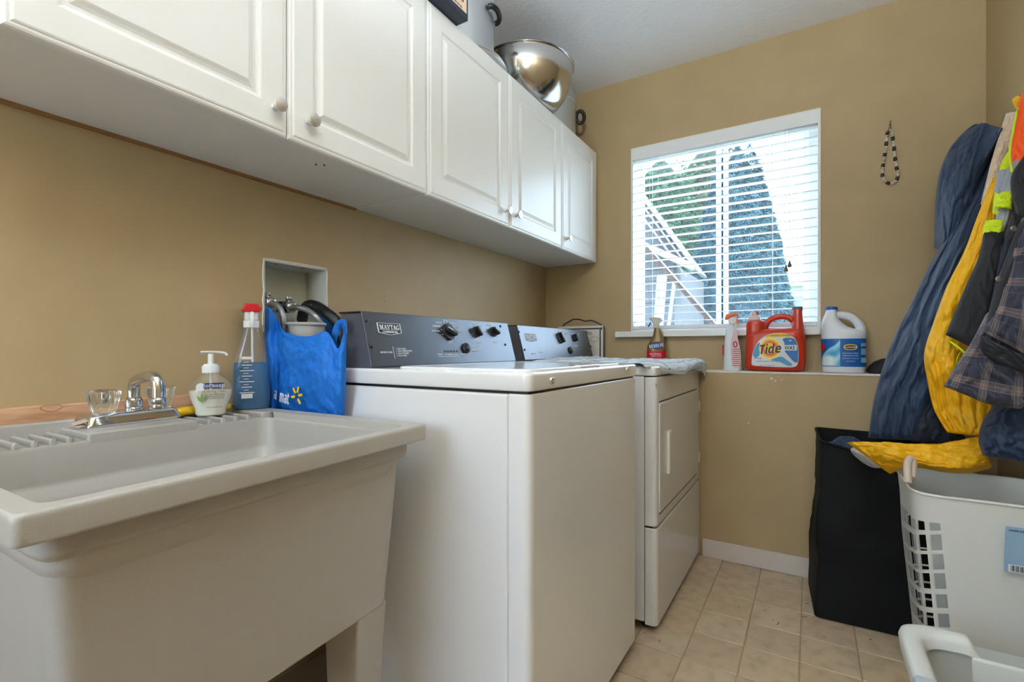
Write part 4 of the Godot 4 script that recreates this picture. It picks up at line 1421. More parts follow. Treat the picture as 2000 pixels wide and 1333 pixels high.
func on_the_sink() -> void:
	faucet()
	# paper slivers left of the tap
	for q in [[Vector3(0.0981, 0.83, 2.074), Vector3(0.097, 0.835, 2.057), "thin cream plastic strip, upper of the two tucked beside the tap"], [Vector3(0.1022, 0.826, 2.072), Vector3(0.0905, 0.828, 2.055), "thin cream plastic strip, lower of the two tucked beside the tap"]]:
		var a: Vector3 = q[0]
		var b: Vector3 = q[1]
		var st := mb()
		rbox(st, (a + b) / 2, Vector3((b - a).length() * 1.4, 0.0016, 0.014), 0.0007, 1, Basis((b - a).normalized(), Vector3.UP, (b - a).normalized().cross(Vector3.UP)) * Basis(Vector3.RIGHT, 0.3))
		tag(part("plastic_strip", st, M.bone, self), q[2], "strip", "cream strips beside the tap")
	# yellow handled brush lying behind the soap
	var br := thing("scrub_brush", "yellow plastic brush handle lying behind the soap dispenser", "brush", Vector3.ZERO)
	var st := mb()
	tube(st, along([Vector3(0.06, 0.8285, 1.885), Vector3(0.063, 0.8305, 1.85), Vector3(0.056, 0.8295, 1.80), Vector3(0.05, 0.828, 1.755), Vector3(0.048, 0.8285, 1.742)], 20), [0.006, 0.008, 0.0095, 0.0105, 0.0108, 0.0105, 0.010, 0.0095, 0.009, 0.0085, 0.008, 0.0075, 0.007, 0.0068, 0.0066, 0.0065, 0.0068, 0.0072, 0.0076, 0.0076, 0.006], 12)
	part("handle", st, M.yellow, br)
	# liquid soap
	var turn := atan2(1.27, 0.64)
	var so := thing("soap_dispenser", "half-full pump bottle of white liquid hand soap with a leaf on its label", "soap dispenser", Vector3(0.098, 0.8185, 1.815), turn)
	var prof := [[0.0, 0.030, 0.019], [0.004, 0.033, 0.021], [0.016, 0.0335, 0.021], [0.026, 0.0375, 0.023], [0.04, 0.043, 0.0255], [0.055, 0.0455, 0.027], [0.068, 0.0445, 0.0265], [0.080, 0.039, 0.024], [0.090, 0.030, 0.0205], [0.097, 0.021, 0.0175], [0.101, 0.0175, 0.0165], [0.104, 0.0165, 0.0165]]
	st = mb()
	var loops := []
	for q in prof:
		loops.append(oval(q[0], q[1], q[2], 2.3, 40))
	loft(st, loops)
	var bo := part("bottle", st, M.clear, so, "clear bottle")
	st = mb()
	loops = []
	for q in prof:
		if q[0] < 0.06:
			loops.append(oval(q[0] + 0.001, q[1] - 0.0012, q[2] - 0.0012, 2.3, 40))
	loops.append(oval(0.0605, 0.0442, 0.0258, 2.3, 40))
	loft(st, loops)
	var cream := mat(rgb(228, 224, 208), 0.4)
	part("liquid", st, cream, bo)
	st = mb()
	lathe(st, Transform3D(Basis(), Vector3(0, 0.1035, 0)), [Vector2(0, 0), Vector2(0.0185, 0), Vector2(0.0185, 0.0), Vector2(0.0185, 0.016), Vector2(0.0155, 0.018), Vector2(0.0155, 0.018), Vector2(0.0135, 0.021), Vector2(0.0065, 0.022), Vector2(0.0065, 0.022), Vector2(0.006, 0.046), Vector2(0, 0.046)], 28, 0.02, 28)
	part("pump_collar", st, M.white_plastic, so)
	st = mb()
	tube(st, along([Vector3(-0.021, 0.151, 0), Vector3(-0.008, 0.1535, 0), Vector3(0.012, 0.1535, 0), Vector3(0.030, 0.151, 0), Vector3(0.034, 0.145, 0)], 16), 0.0042, 10, true, 0.75)
	rbox(st, Vector3(-0.004, 0.1545, 0), Vector3(0.036, 0.004, 0.017), 0.0018, 2)
	part("pump_head", st, M.white_plastic, so)
	st = mb()
	tube(st, [Vector3(0, 0.012, 0), Vector3(0, 0.104, 0)], 0.003, 8)
	part("dip_tube", st, M.white_plastic, so)
	st = mb()
	rbox(st, Vector3(0.006, 0.0735, 0.0275), Vector3(0.042, 0.013, 0.002), 0.0008, 1)
	var lab := part("label", st, mat(rgb(24, 52, 112), 0.4), bo, "dark blue name label")
	st = mb()
	text(st, "Softsoap", 0.0125, Transform3D(Basis(), Vector3(0.006, 0.0737, 0.0287)), true, true, 0.82)
	part("lettering", st, M.print, lab)
	st = mb()
	for w in [["soothing clean", 0.0085, 0.0595], ["aloe vera fresh scent", 0.0048, 0.0525], ["Moisturizing Hand Soap", 0.0042, 0.0475], ["with real aloe extract", 0.0042, 0.043], ["7.5 FL OZ (221 mL)", 0.0042, 0.0215]]:
		text(st, w[0], w[1], Transform3D(Basis(), Vector3(0.007, w[2], 0.0282)), w[1] < 0.008, false, 0.9)
	part("lettering", st, mat(rgb(96, 104, 96), 0.6), bo)
	st = mb()
	extrude(st, oval2(0.0095, 20), 0.0012, 0.0004, Transform3D(Basis(), Vector3(-0.021, 0.0705, 0.0265)), 1)
	part("seal", st, M.print, bo)
	for q in [[-0.5, 0.020], [0.05, 0.024], [0.6, 0.019]]:
		st = mb()
		var l: float = q[1]
		extrude(st, PackedVector2Array([Vector2(0, 0), Vector2(0.0035, l * 0.4), Vector2(0.0, l), Vector2(-0.0035, l * 0.4)]), 0.0012, 0.0003, Transform3D(Basis(Vector3.BACK, -q[0]), Vector3(-0.019, 0.034, 0.0275)), 1)
		part("leaf", st, mat(rgb(128, 158, 84), 0.6), bo)
	# blue window cleaner
	var sb := thing("spray_bottle", "clear spray bottle of blue liquid with a red trigger beside the blue bag", "spray bottle", Vector3(0.068, 0.8202, 1.696), turn)
	var p2 := [[0.0, 0.041, 0.026], [0.004, 0.0445, 0.029], [0.05, 0.0455, 0.030], [0.10, 0.0445, 0.029], [0.13, 0.042, 0.027], [0.155, 0.035, 0.024], [0.18, 0.0265, 0.021], [0.205, 0.0195, 0.018], [0.215, 0.0175, 0.017], [0.219, 0.016, 0.016]]
	st = mb()
	loops = []
	for q in p2:
		loops.append(oval(q[0], q[1], q[2], 2.6, 40))
	loft(st, loops)
	var b2 := part("bottle", st, M.clear, sb, "clear bottle with level marks")
	st = mb()
	loops = []
	for q in p2:
		if q[0] < 0.12:
			loops.append(oval(q[0] + 0.001, q[1] - 0.0014, q[2] - 0.0014, 2.6, 40))
	loops.append(oval(0.124, 0.0412, 0.0258, 2.6, 40))
	loft(st, loops)
	var blue := mat(rgb(0, 90, 136), 0.35)
	part("liquid", st, blue, b2, "blue cleaning liquid")
	st = mb()
	lathe(st, Transform3D(Basis(), Vector3(0, 0.217, 0)), [Vector2(0, 0), Vector2(0.0185, 0), Vector2(0.0185, 0), Vector2(0.019, 0.016), Vector2(0.0175, 0.02), Vector2(0, 0.02)], 28, 0.02, 28)
	part("collar", st, M.white_plastic, sb)
	st = mb()
	rbox(st, Vector3(0, 0.249, -0.004), Vector3(0.032, 0.03, 0.045), 0.006, 2)
	part("trigger_body", st, M.white_plastic, sb)
	st = mb()
	extrude(st, PackedVector2Array([Vector2(-0.0175, 0), Vector2(0.0175, 0), Vector2(0.0235, 0.008), Vector2(0.016, 0.017), Vector2(0.0145, 0.022), Vector2(-0.0145, 0.022), Vector2(-0.016, 0.017), Vector2(-0.0235, 0.008)]), 0.06, 0.003, Transform3D(Basis(), Vector3(0, 0.258, -0.004)))
	part("nozzle_cap", st, M.red, sb, "red nozzle cap")
	st = mb()
	tube(st, along([Vector3(0, 0.255, 0.025), Vector3(0, 0.24, 0.036), Vector3(0, 0.222, 0.034)], 8), 0.0055, 10)
	part("trigger", st, M.white_plastic, sb)
	st = mb()
	tube(st, [Vector3(0.004, 0.01, 0), Vector3(0.002, 0.22, 0)], 0.003, 8)
	part("dip_tube", st, M.white_plastic, sb)
	st = mb()
	for k in 6:
		rbox(st, Vector3(-0.012, 0.045 + k * 0.0145, 0.0300), Vector3(0.024 if k % 2 else 0.034, 0.0022, 0.0006), 0.0002, 1)
		rbox(st, Vector3(-0.014, 0.052 + k * 0.0145, 0.0300), Vector3(0.012, 0.0016, 0.0006), 0.0002, 1)
	rbox(st, Vector3(-0.012, 0.136, 0.0275), Vector3(0.026, 0.007, 0.0006), 0.0002, 1)
	rbox(st, Vector3(-0.012, 0.036, 0.0300), Vector3(0.026, 0.012, 0.0006), 0.0002, 1)
	var marks := part("scale_marks", st, M.print, b2)
	marks.set_meta("kind", "stuff")


func oval2(r: float, n: int, k := 1.0) -> PackedVector2Array:
	var out := PackedVector2Array()
	for i in n:
		out.append(Vector2(cos(TAU * i / n) * r, sin(TAU * i / n) * r * k))
	return out


# ---------------------------------------------------------------- hose box and shopping bag
func outlet_box() -> void:
	var t := thing("hose_box", "recessed off-white washer hose box with ragged painted edges in the left wall", "outlet box", Vector3.ZERO)
	var liner := mat(rgb(206, 208, 200), 0.5)
	var st := mb()
	var z0 := 1.405
	var z1 := 1.621
	rbox(st, Vector3(-0.098, 1.135, (z0 + z1) / 2), Vector3(0.006, 0.212, z1 - z0), 0.001, 1)
	rbox(st, Vector3(-0.05, 1.238, (z0 + z1) / 2), Vector3(0.103, 0.006, z1 - z0), 0.001, 1)
	rbox(st, Vector3(-0.05, 1.033, (z0 + z1) / 2), Vector3(0.103, 0.006, z1 - z0), 0.001, 1)
	rbox(st, Vector3(-0.05, 1.135, z0 + 0.002), Vector3(0.103, 0.212, 0.006), 0.001, 1)
	rbox(st, Vector3(-0.05, 1.135, z1 - 0.002), Vector3(0.103, 0.212, 0.006), 0.001, 1)
	part("liner", st, liner, t)
	st = mb()
	var ring := []
	for i in 25:
		var f := i / 24.0
		var p: Vector3
		if f < 0.33:
			p = Vector3(0.001, lerpf(1.05, 1.241, f / 0.33), z1 + 0.001)
		elif f < 0.67:
			p = Vector3(0.001, 1.242, lerpf(z1, z0, (f - 0.33) / 0.34))
		else:
			p = Vector3(0.001, lerpf(1.241, 1.05, (f - 0.67) / 0.33), z0 - 0.001)
		ring.append(p + Vector3(0, noise.get_noise_1d(i * 1.7) * 0.003, noise.get_noise_1d(i * 2.3 + 50) * 0.005))
	tube(st, ring, 0.0022, 6)
	part("ragged_edge", st, M.white, t)
	for k in 2:
		st = mb()
		lathe(st, Transform3D(Basis(), Vector3(-0.02, 1.2335, [1.57, 1.48][k])), [Vector2(0, 0), Vector2(0.003, 0), Vector2(0.003, 0.002)], 10)
		part("screw", st, M.black, t)
	for p in [Vector3(-0.01, 1.116, 1.594), Vector3(-0.01, 1.109, 1.526)]:
		var x := Transform3D(Basis(Vector3(0, 0, 1), Vector3(1, 0, 0), Vector3(0, 1, 0)), p)
		st = mb()
		lathe(st, x, [Vector2(0, -0.085), Vector2(0.011, -0.085), Vector2(0.011, -0.02), Vector2(0.014, -0.018), Vector2(0.014, -0.004), Vector2(0.014, -0.004), Vector2(0.0175, -0.004), Vector2(0.0175, 0.006), Vector2(0.015, 0.009), Vector2(0.012, 0.010), Vector2(0.012, 0.014), Vector2(0, 0.014)], 24)
		var v := part("valve", st, M.chrome, t)
		st = mb()
		lathe(st, Transform3D(Basis(), p + Vector3(-0.012, 0.010, 0)), [Vector2(0, 0), Vector2(0.006, 0), Vector2(0.006, 0.008), Vector2(0.006, 0.008), Vector2(0.0095, 0.008), Vector2(0.0095, 0.020), Vector2(0.0095, 0.020), Vector2(0, 0.021)], 6)
		part("valve_stem", st, M.chrome, v)
		st = mb()
		rbox(st, p + Vector3(-0.03, 0.0, 0.004), Vector3(0.03, 0.034, 0.034), 0.004, 1)
		part("valve_body", st, M.black, v)
	var h1 := part_hose([Vector3(0, 1.112, 1.599), Vector3(0.03, 1.11, 1.602), Vector3(0.05, 1.092, 1.599), Vector3(0.06, 1.064, 1.598), Vector3(0.06, 1.001, 1.593)], 0.0085, M.hose)
	tag(h1, "short braided steel hose curving down into the bag from the left valve", "hose", "braided washer hoses")
	var h2 := part_hose([Vector3(0, 1.106, 1.531), Vector3(0.03, 1.105, 1.533), Vector3(0.06, 1.097, 1.52), Vector3(0.09, 1.075, 1.51), Vector3(0.1, 1.045, 1.493), Vector3(0.1, 0.9831, 1.478)], 0.0085, M.hose)
	tag(h2, "longer braided steel hose sloping right from the second valve", "hose", "braided washer hoses")
	var h3 := part_hose([Vector3(-0.05, 1.074, 1.459), Vector3(-0.02, 1.102, 1.473), Vector3(0.02, 1.115, 1.484), Vector3(0.05, 1.11, 1.477), Vector3(0.09, 1.089, 1.474), Vector3(0.12, 1.064, 1.464), Vector3(0.14, 1.022, 1.458), Vector3(0.14, 0.952, 1.45)], 0.0165, M.black)
	tag(h3, "thick black drain hose looping out of the wall box behind the blue bag", "hose")
	st = mb()
	rbox(st, Vector3(0.03, 1.104, 1.45), Vector3(0.012, 0.03, 0.022), 0.003, 1)
	part("hose_clip", st, M.black, h3)
	# blue carrier bag
	var bag := thing("shopping_bag", "blue reusable shopping bag hung on the hose valves between sink and washer", "bag", Vector3.ZERO)
	st = mb()
	cloth(st, [[Vector3(0.0261, 1.103, 1.634), Vector3(0.0681, 1.092, 1.642), Vector3(0.0648, 1.067, 1.62), Vector3(0.1061, 1.032, 1.63), Vector3(0.1723, 1.016, 1.635), Vector3(0.2326, 1.014, 1.635), Vector3(0.2836, 1.025, 1.63), Vector3(0.3114, 1.006, 1.63), Vector3(0.3329, 0.9813, 1.63), Vector3(0.3502, 1.014, 1.63), Vector3(0.3495, 1.047, 1.62)],
		[Vector3(0.0261, 1.073, 1.634), Vector3(0.0681, 1.061, 1.642), Vector3(0.0648, 1.038, 1.62), Vector3(0.116, 1.008, 1.635), Vector3(0.1796, 0.9936, 1.64), Vector3(0.2463, 0.9919, 1.645), Vector3(0.2966, 0.9982, 1.64), Vector3(0.3178, 0.9852, 1.635), Vector3(0.3391, 0.9659, 1.635), Vector3(0.3502, 0.9877, 1.63), Vector3(0.3514, 1.015, 1.62)],
		[Vector3(0.0286, 1.012, 1.634), Vector3(0.0681, 0.9999, 1.642), Vector3(0.0802, 0.9786, 1.63), Vector3(0.1357, 0.962, 1.645), Vector3(0.1984, 0.9558, 1.65), Vector3(0.2601, 0.9539, 1.655), Vector3(0.3096, 0.9569, 1.65), Vector3(0.3241, 0.9492, 1.64), Vector3(0.3453, 0.9393, 1.64), Vector3(0.3563, 0.947, 1.635), Vector3(0.3514, 0.9594, 1.62)],
		[Vector3(0.031, 0.9394, 1.634), Vector3(0.0729, 0.9317, 1.642), Vector3(0.0826, 0.9187, 1.63), Vector3(0.1379, 0.9109, 1.645), Vector3(0.1984, 0.9047, 1.65), Vector3(0.2601, 0.9043, 1.655), Vector3(0.3096, 0.9056, 1.65), Vector3(0.3305, 0.9034, 1.645), Vector3(0.3453, 0.8998, 1.64), Vector3(0.3563, 0.9012, 1.635), Vector3(0.3514, 0.9053, 1.62)],
		[Vector3(0.0335, 0.867, 1.634), Vector3(0.0753, 0.8623, 1.642), Vector3(0.0773, 0.8539, 1.625), Vector3(0.1252, 0.85, 1.635), Vector3(0.1883, 0.8469, 1.64), Vector3(0.2436, 0.8472, 1.64), Vector3(0.2966, 0.8475, 1.64), Vector3(0.3216, 0.8474, 1.638), Vector3(0.3391, 0.8468, 1.635), Vector3(0.3483, 0.8469, 1.63), Vector3(0.3435, 0.8465, 1.615)],
		[Vector3(0.0384, 0.8094, 1.634), Vector3(0.0776, 0.8071, 1.642), Vector3(0.0666, 0.8005, 1.615), Vector3(0.1073, 0.801, 1.62), Vector3(0.1712, 0.8004, 1.625), Vector3(0.2231, 0.8014, 1.625), Vector3(0.277, 0.8027, 1.625), Vector3(0.3051, 0.8034, 1.625), Vector3(0.3205, 0.8026, 1.62), Vector3(0.3299, 0.8027, 1.615), Vector3(0.3355, 0.8026, 1.61)]], Vector3(-0.15, 0, -1), 0.004, 80, 60, 0.0015, 5.0, 0.0045, 16.0)
	part("front_sheet", st, M.bag_blue, bag)
	st = mb()
	cloth(st, [[Vector3(0.0461, 1.091, 1.47), Vector3(0.0769, 1.075, 1.46), Vector3(0.1306, 1.052, 1.45), Vector3(0.1808, 1.063, 1.45), Vector3(0.2362, 1.07, 1.46), Vector3(0.2744, 1.062, 1.46)],
		[Vector3(0.0461, 1.031, 1.47), Vector3(0.0817, 1.03, 1.46), Vector3(0.1306, 1.022, 1.45), Vector3(0.1808, 1.029, 1.45), Vector3(0.225, 1.028, 1.45), Vector3(0.2744, 1.024, 1.46)],
		[Vector3(0.0461, 0.9514, 1.47), Vector3(0.0817, 0.9516, 1.46), Vector3(0.1306, 0.9441, 1.45), Vector3(0.1808, 0.9448, 1.45), Vector3(0.225, 0.9453, 1.45), Vector3(0.2744, 0.9461, 1.46)],
		[Vector3(0.0461, 0.8244, 1.47), Vector3(0.0817, 0.8222, 1.46), Vector3(0.1306, 0.8193, 1.45), Vector3(0.1808, 0.8206, 1.45), Vector3(0.225, 0.8232, 1.45), Vector3(0.2744, 0.8269, 1.46)]], Vector3(0, 0, -1), 0.004, 40, 40, 0.002, 3.0, 0.005, 14.0, Vector2.ONE, 3.0)
	part("back_sheet", st, M.bag_blue, bag)
	st = mb()
	cloth(st, [[Vector3(0.2757, 1.016, 1.605), Vector3(0.2879, 1.009, 1.605), Vector3(0.2917, 0.9987, 1.6)],
		[Vector3(0.2879, 1.044, 1.605), Vector3(0.2979, 1.036, 1.605), Vector3(0.2997, 1.023, 1.6)],
		[Vector3(0.3118, 1.057, 1.605), Vector3(0.3138, 1.046, 1.605), Vector3(0.3096, 1.036, 1.6)],
		[Vector3(0.337, 1.05, 1.608), Vector3(0.3312, 1.04, 1.608), Vector3(0.3217, 1.027, 1.605)],
		[Vector3(0.3432, 1.022, 1.61), Vector3(0.3355, 1.015, 1.61), Vector3(0.3277, 1.006, 1.61)]], Vector3(0, 0, -1), 0.004, 12, 40, 0.001, 2.0, 0.002, 14.0)
	part("handle", st, M.bag_blue, bag)
	# printed name, broken by the fold, and a yellow spark
	st = mb()
	var wy := Vector3(0.0698, 0.863, 1.655)
	text(st, "W", 0.042, facing(Vector3(0.008, 0.8614, 1.612), Vector3(0.10, 0, 0.08), Vector3.UP), true, false, 0.55)
	text(st, "a", 0.046, facing(Vector3(0.0965, 0.8578, 1.645), Vector3(1, -0.15, 0.2), Vector3.UP), true, false, 0.8)
	text(st, "mat", 0.046, facing(Vector3(0.1462, 0.8511, 1.652), Vector3(1, -0.12, 0.05), Vector3.UP), true, false, 0.52)
	part("lettering", st, M.print, bag)
	var cs := Vector3(0.2041, 0.857, 1.654)
	for k in [0, 1, 2, 4, 5]:
		st = mb()
		var a: float = TAU * k / 6.0 + 0.35
		rbox(st, cs + Vector3(sin(a) * 0.0155, cos(a) * 0.0175, 0.001), Vector3(0.0065, 0.0165, 0.0016), 0.0007, 1, Basis(Vector3.BACK, -a))
		part("spark", st, M.yellow, bag)
	# pale tub inside the bag
	var tub := thing("plastic_tub", "pale grey round tub poking out of the blue shopping bag", "tub", Vector3(0.0904, 1.055, 1.545) - Vector3(0, 0.13, 0))
	st = mb()
	lathe(st, Transform3D(), [Vector2(0, 0), Vector2(0.045, 0), Vector2(0.045, 0), Vector2(0.052, 0.122), Vector2(0.056, 0.123), Vector2(0.056, 0.130), Vector2(0.052, 0.131), Vector2(0, 0.131)], 32)
	part("body", st, mat(rgb(178, 176, 168), 0.6), tub)


func part_hose(p: Array, r: float, m: Material) -> MeshInstance3D:
	var st := mb()
	var a := along(p, 60)
	var rad := []
	for i in a.size():
		rad.append(r * (1.0 + (0.07 * sin(i * 2.6) if r > 0.012 else 0.0)))
	tube(st, a, rad, 14)
	return part("drain_hose" if r > 0.012 else "braided_hose", st, m, self)


# ---------------------------------------------------------------- on the ledge
func outline(p: Array, ox: float, oy: float, k: float, kx := 0.0) -> PackedVector2Array:
	var out := PackedVector2Array()
	for q in p:
		out.append(Vector2((q[0] - ox) / (kx if kx > 0 else k), (oy - q[1]) / k))
	var area := 0.0
	for i in out.size():
		area += out[i].cross(out[(i + 1) % out.size()])
	if area < 0:
		out.reverse()
	return out


func smooth2(p: PackedVector2Array, times := 2) -> PackedVector2Array:
	for t in times:
		var out := PackedVector2Array()
		for i in p.size():
			var b := p[(i + 1) % p.size()]
			out.append(p[i].lerp(b, 0.25))
			out.append(p[i].lerp(b, 0.75))
		p = out
	return p


func on_the_ledge() -> void:
	var y := 0.8788
	# framed sign propped behind the dryer
	var sg := thing("framed_sign", "shallow white framed sign with black lettering and wire handle propped behind the dryer", "sign", Vector3(0.243, 0.8788, -0.088), 0.0)
	var st := mb()
	rbox(st, Vector3(0, 0.115, 0), Vector3(0.272, 0.23, 0.012), 0.003, 1)
	part("board", st, mat(rgb(226, 222, 214), 0.5), sg)
	st = mb()
	rbox(st, Vector3(0, 0.115, -0.022), Vector3(0.264, 0.222, 0.034), 0.003, 1)
	part("box_side", st, mat(rgb(90, 98, 116), 0.5), sg, "blue and brown patterned side")
	for b in [[0, 0.213, 0.24, 0.007], [-0.122, 0.11, 0.007, 0.2], [0.122, 0.11, 0.007, 0.2]]:
		st = mb()
		rbox(st, Vector3(b[0], b[1], 0.0065), Vector3(b[2], b[3], 0.0016), 0.0004, 1)
		part("border_line", st, M.ink, sg)
	for x in [-0.128, 0.128]:
		st = mb()
		rbox(st, Vector3(x, 0.213, 0.0068), Vector3(0.011, 0.011, 0.0022), 0.001, 1)
		part("corner_mark", st, M.ink, sg)
	st = mb()
	text(st, "HOME & HOTEL", 0.021, Transform3D(Basis(), Vector3(0.0, 0.187, 0.0068)), true, true, 0.9)
	part("lettering", st, M.ink, sg)
	st = mb()
	var ov := []
	for k in 29:
		var a := TAU * k / 28
		ov.append(Vector3(0.088 + cos(a) * 0.026, 0.155 + sin(a) * 0.012, 0.0068))
	tube(st, ov, 0.0013, 6, false)
	part("emblem", st, mat(rgb(170, 140, 96), 0.5), sg)
	st = mb()
	tube(st, along([Vector3(-0.12, 0.226, -0.02), Vector3(-0.10, 0.243, -0.012), Vector3(-0.07, 0.256, -0.005), Vector3(-0.04, 0.268, 0.0), Vector3(0.0, 0.266, 0.0), Vector3(0.03, 0.256, 0.0), Vector3(0.065, 0.259, -0.003), Vector3(0.095, 0.247, -0.01), Vector3(0.122, 0.232, -0.016), Vector3(0.129, 0.212, -0.02)], 40), 0.0034, 8)
	part("wire_handle", st, M.black, sg)
	# gold and red stain remover
	var k1 := 2600.0
	var rs := thing("cleaner_bottle", "gold and red stain remover spray bottle with pale grey trigger behind the dryer", "spray bottle", Vector3(0.672, y, -0.075), 0.25)
	var gold := mat(rgb(126, 100, 46), 0.25, 0.35)
	gold.clearcoat_enabled = true
	st = mb()
	var loops := []
	for q in [[0.0, 0.042, 0, 0.026], [0.004, 0.0455, 0, 0.029], [0.06, 0.0465, 0, 0.03], [0.10, 0.0465, 0, 0.03], [0.118, 0.046, 0.001, 0.029], [0.138, 0.038, 0.005, 0.026], [0.156, 0.030, 0.007, 0.023], [0.172, 0.0245, 0.008, 0.02], [0.19, 0.021, 0.007, 0.018], [0.203, 0.0175, 0.0055, 0.0165], [0.207, 0.015, 0.005, 0.015]]:
		loops.append(oval(q[0], q[1], q[3], 2.4, 36, Vector3(q[2], 0, 0)))
	loft(st, loops)
	var rb := part("bottle", st, gold, rs)
	st = mb()
	loops = []
	for q in [[0.012, 0.0464, 0.0297], [0.06, 0.0475, 0.031], [0.092, 0.0475, 0.031]]:
		loops.append(oval(q[0], q[1], q[2], 2.4, 36))
	grid(st, loops, true, true)
	part("red_label", st, M.red, rb, "red label")
	st = mb()
	extrude(st, smooth2(outline([[452, 745], [500, 715], [560, 700], [640, 720], [640, 770], [580, 810], [500, 800]], 550, 900, 2600.0)), 0.003, 0.001, Transform3D(Basis(), Vector3(0, 0.062, 0.0315)), 1)
	part("name_panel", st, mat(rgb(36, 62, 120), 0.4), rb)
	st = mb()
	text(st, "RESOLVE", 0.024, Transform3D(Basis(Vector3.BACK, 0.16), Vector3(0.0, 0.118, 0.0338)), true, false, 0.72)
	text(st, "Oxi Action", 0.011, Transform3D(Basis(), Vector3(-0.004, 0.076, 0.0325)), true)
	text(st, "CARPET CLEANER", 0.006, Transform3D(Basis(), Vector3(0.0, 0.066, 0.0325)), true)
	part("lettering", st, M.print, rb)
	st = mb()
	extrude(st, smooth2(outline([[452, 395], [500, 388], [560, 388], [612, 402], [634, 440], [600, 452], [588, 490], [588, 540], [514, 540], [510, 485], [492, 432], [466, 415]], 550, 540, k1), 1), 0.026, 0.006, Transform3D(Basis(), Vector3(0.0, 0.205, 0)))
	var head := part("trigger_head", st, mat(rgb(206, 200, 188), 0.45), rs, "pale grey trigger head")
	st = mb()
	tube(st, along([Vector3(-0.03, 0.238, 0), Vector3(-0.034, 0.226, 0), Vector3(-0.041, 0.215, 0)], 8), 0.0028, 8)
	part("trigger", st, M.black, head)
	# white bottle with orange trigger
	var k2 := 2700.0
	var ws := thing("laundry_spray", "slim white spray bottle with an orange trigger standing beside the red jug", "spray bottle", Vector3(1.031, y, -0.065), 0.15)
	st = mb()
	loops = []
	for q in [[1070, 1532, 116], [1060, 1532, 121], [900, 1530, 112], [800, 1524, 104], [700, 1519, 88], [600, 1516, 76], [540, 1516, 68], [505, 1517, 58], [490, 1519, 50]]:
		loops.append(oval((1070.0 - q[0]) / k2, q[2] / 3000.0, maxf(q[2] * 0.62, 44) / k2, 2.6, 36, Vector3((q[1] - 1530.0) / k2, 0, 0)))
	loft(st, loops)
	var wb := part("bottle", st, mat(rgb(222, 230, 234), 0.35), ws)
	st = mb()
	extrude(st, smooth2(outline([[1560, 540], [1585, 560], [1600, 680], [1640, 850], [1640, 1035], [1535, 1035], [1510, 900], [1505, 720], [1535, 620]], 1530, 1070, k2, 3000.0), 2), 0.003, 0.001, Transform3D(Basis(), Vector3(0, 0, 0.0265)), 1)
	var wl := part("label", st, mat(rgb(226, 196, 196), 0.4), wb, "pale pink label")
	st = mb()
	for k in 9:
		rbox(st, Vector3((1580.0 - 1530) / 3000.0, (1070.0 - 800 - k * 26) / k2, 0.0284), Vector3((80 + 10 * (k % 3)) / k2, 8 / k2, 0.0006), 0.0002, 1)
	var pr := part("fine_print", st, mat(rgb(150, 70, 84), 0.5), wl)
	pr.set_meta("kind", "stuff")
	st = mb()
	var dropp := []
	for k in 17:
		var a := TAU * k / 16
		dropp.append(Vector3((1562.0 - 1530 + cos(a) * 20) / k2, (1070.0 - 738 + sin(a) * 34) / k2, 0.0285))
	tube(st, dropp, 0.0028, 6, false)
	part("emblem", st, mat(rgb(160, 40, 60), 0.5), wl)
	st = mb()
	rbox(st, Vector3(-0.040, 0.095, 0.0), Vector3(0.006, 0.048, 0.03), 0.002, 1)
	part("red_label", st, M.red, wb, "red front label edge")
	st = mb()
	extrude(st, smooth2(outline([[1470, 400], [1585, 385], [1580, 490], [1482, 490]], 1530, 1070, k2, 3000.0), 1), 0.026, 0.005)
	var wh := part("trigger_body", st, M.white_plastic, ws)
	st = mb()
	extrude(st, smooth2(outline([[1432, 420], [1438, 372], [1470, 342], [1612, 338], [1618, 372], [1560, 378], [1500, 400], [1460, 425]], 1530, 1070, k2, 3000.0), 1), 0.03, 0.005)
	var orange := mat(rgb(244, 120, 76), 0.4)
	part("nozzle_cap", st, orange, wh, "orange nozzle cap")
	st = mb()
	extrude(st, smooth2(outline([[1575, 400], [1592, 395], [1622, 470], [1612, 488], [1590, 478]], 1530, 1070, k2, 3000.0), 1), 0.018, 0.004)
	part("trigger", st, orange, wh, "orange trigger")
	# big red detergent jug
	var kt := 2521.0
	var td := thing("detergent_jug", "large red-orange laundry detergent jug with a round yellow and blue label", "jug", Vector3(1.209, y, -0.068), 0.0)
	st = mb()
	extrude(st, smooth2(outline([[335, 930], [337, 850], [343, 700], [350, 560], [400, 505], [560, 494], [860, 486], [980, 486], [1008, 540], [1024, 640], [1028, 760], [1024, 860], [1012, 930], [988, 970], [900, 976], [680, 977], [450, 976], [362, 968]], 680, 977, kt, 2867.0), 2), 0.118, 0.034, Transform3D(), 6)
	loops = []
	for q in [[720, 446, 104, 0.050], [600, 450, 108, 0.052], [480, 454, 111, 0.052], [430, 454, 110, 0.051], [408, 454, 107, 0.049], [398, 454, 100, 0.045], [394, 454, 90, 0.040]]:
		loops.append(oval((977.0 - q[0]) / kt, q[2] / 2867.0, q[3], 3.0, 44, Vector3((q[1] - 680.0) / 2867.0, 0, 0)))
	loft(st, loops)
	loops = []
	for q in [[640, 936, 84, 0.050], [520, 938, 74, 0.046], [450, 936, 64, 0.038], [380, 933, 58, 0.030], [320, 931, 55, 0.024], [281, 930, 54, 0.021]]:
		loops.append(oval((977.0 - q[0]) / kt, q[2] / 2867.0, q[3], 2.4, 40, Vector3((q[1] - 680.0) / 2867.0, 0, 0)))
	loft(st, loops)
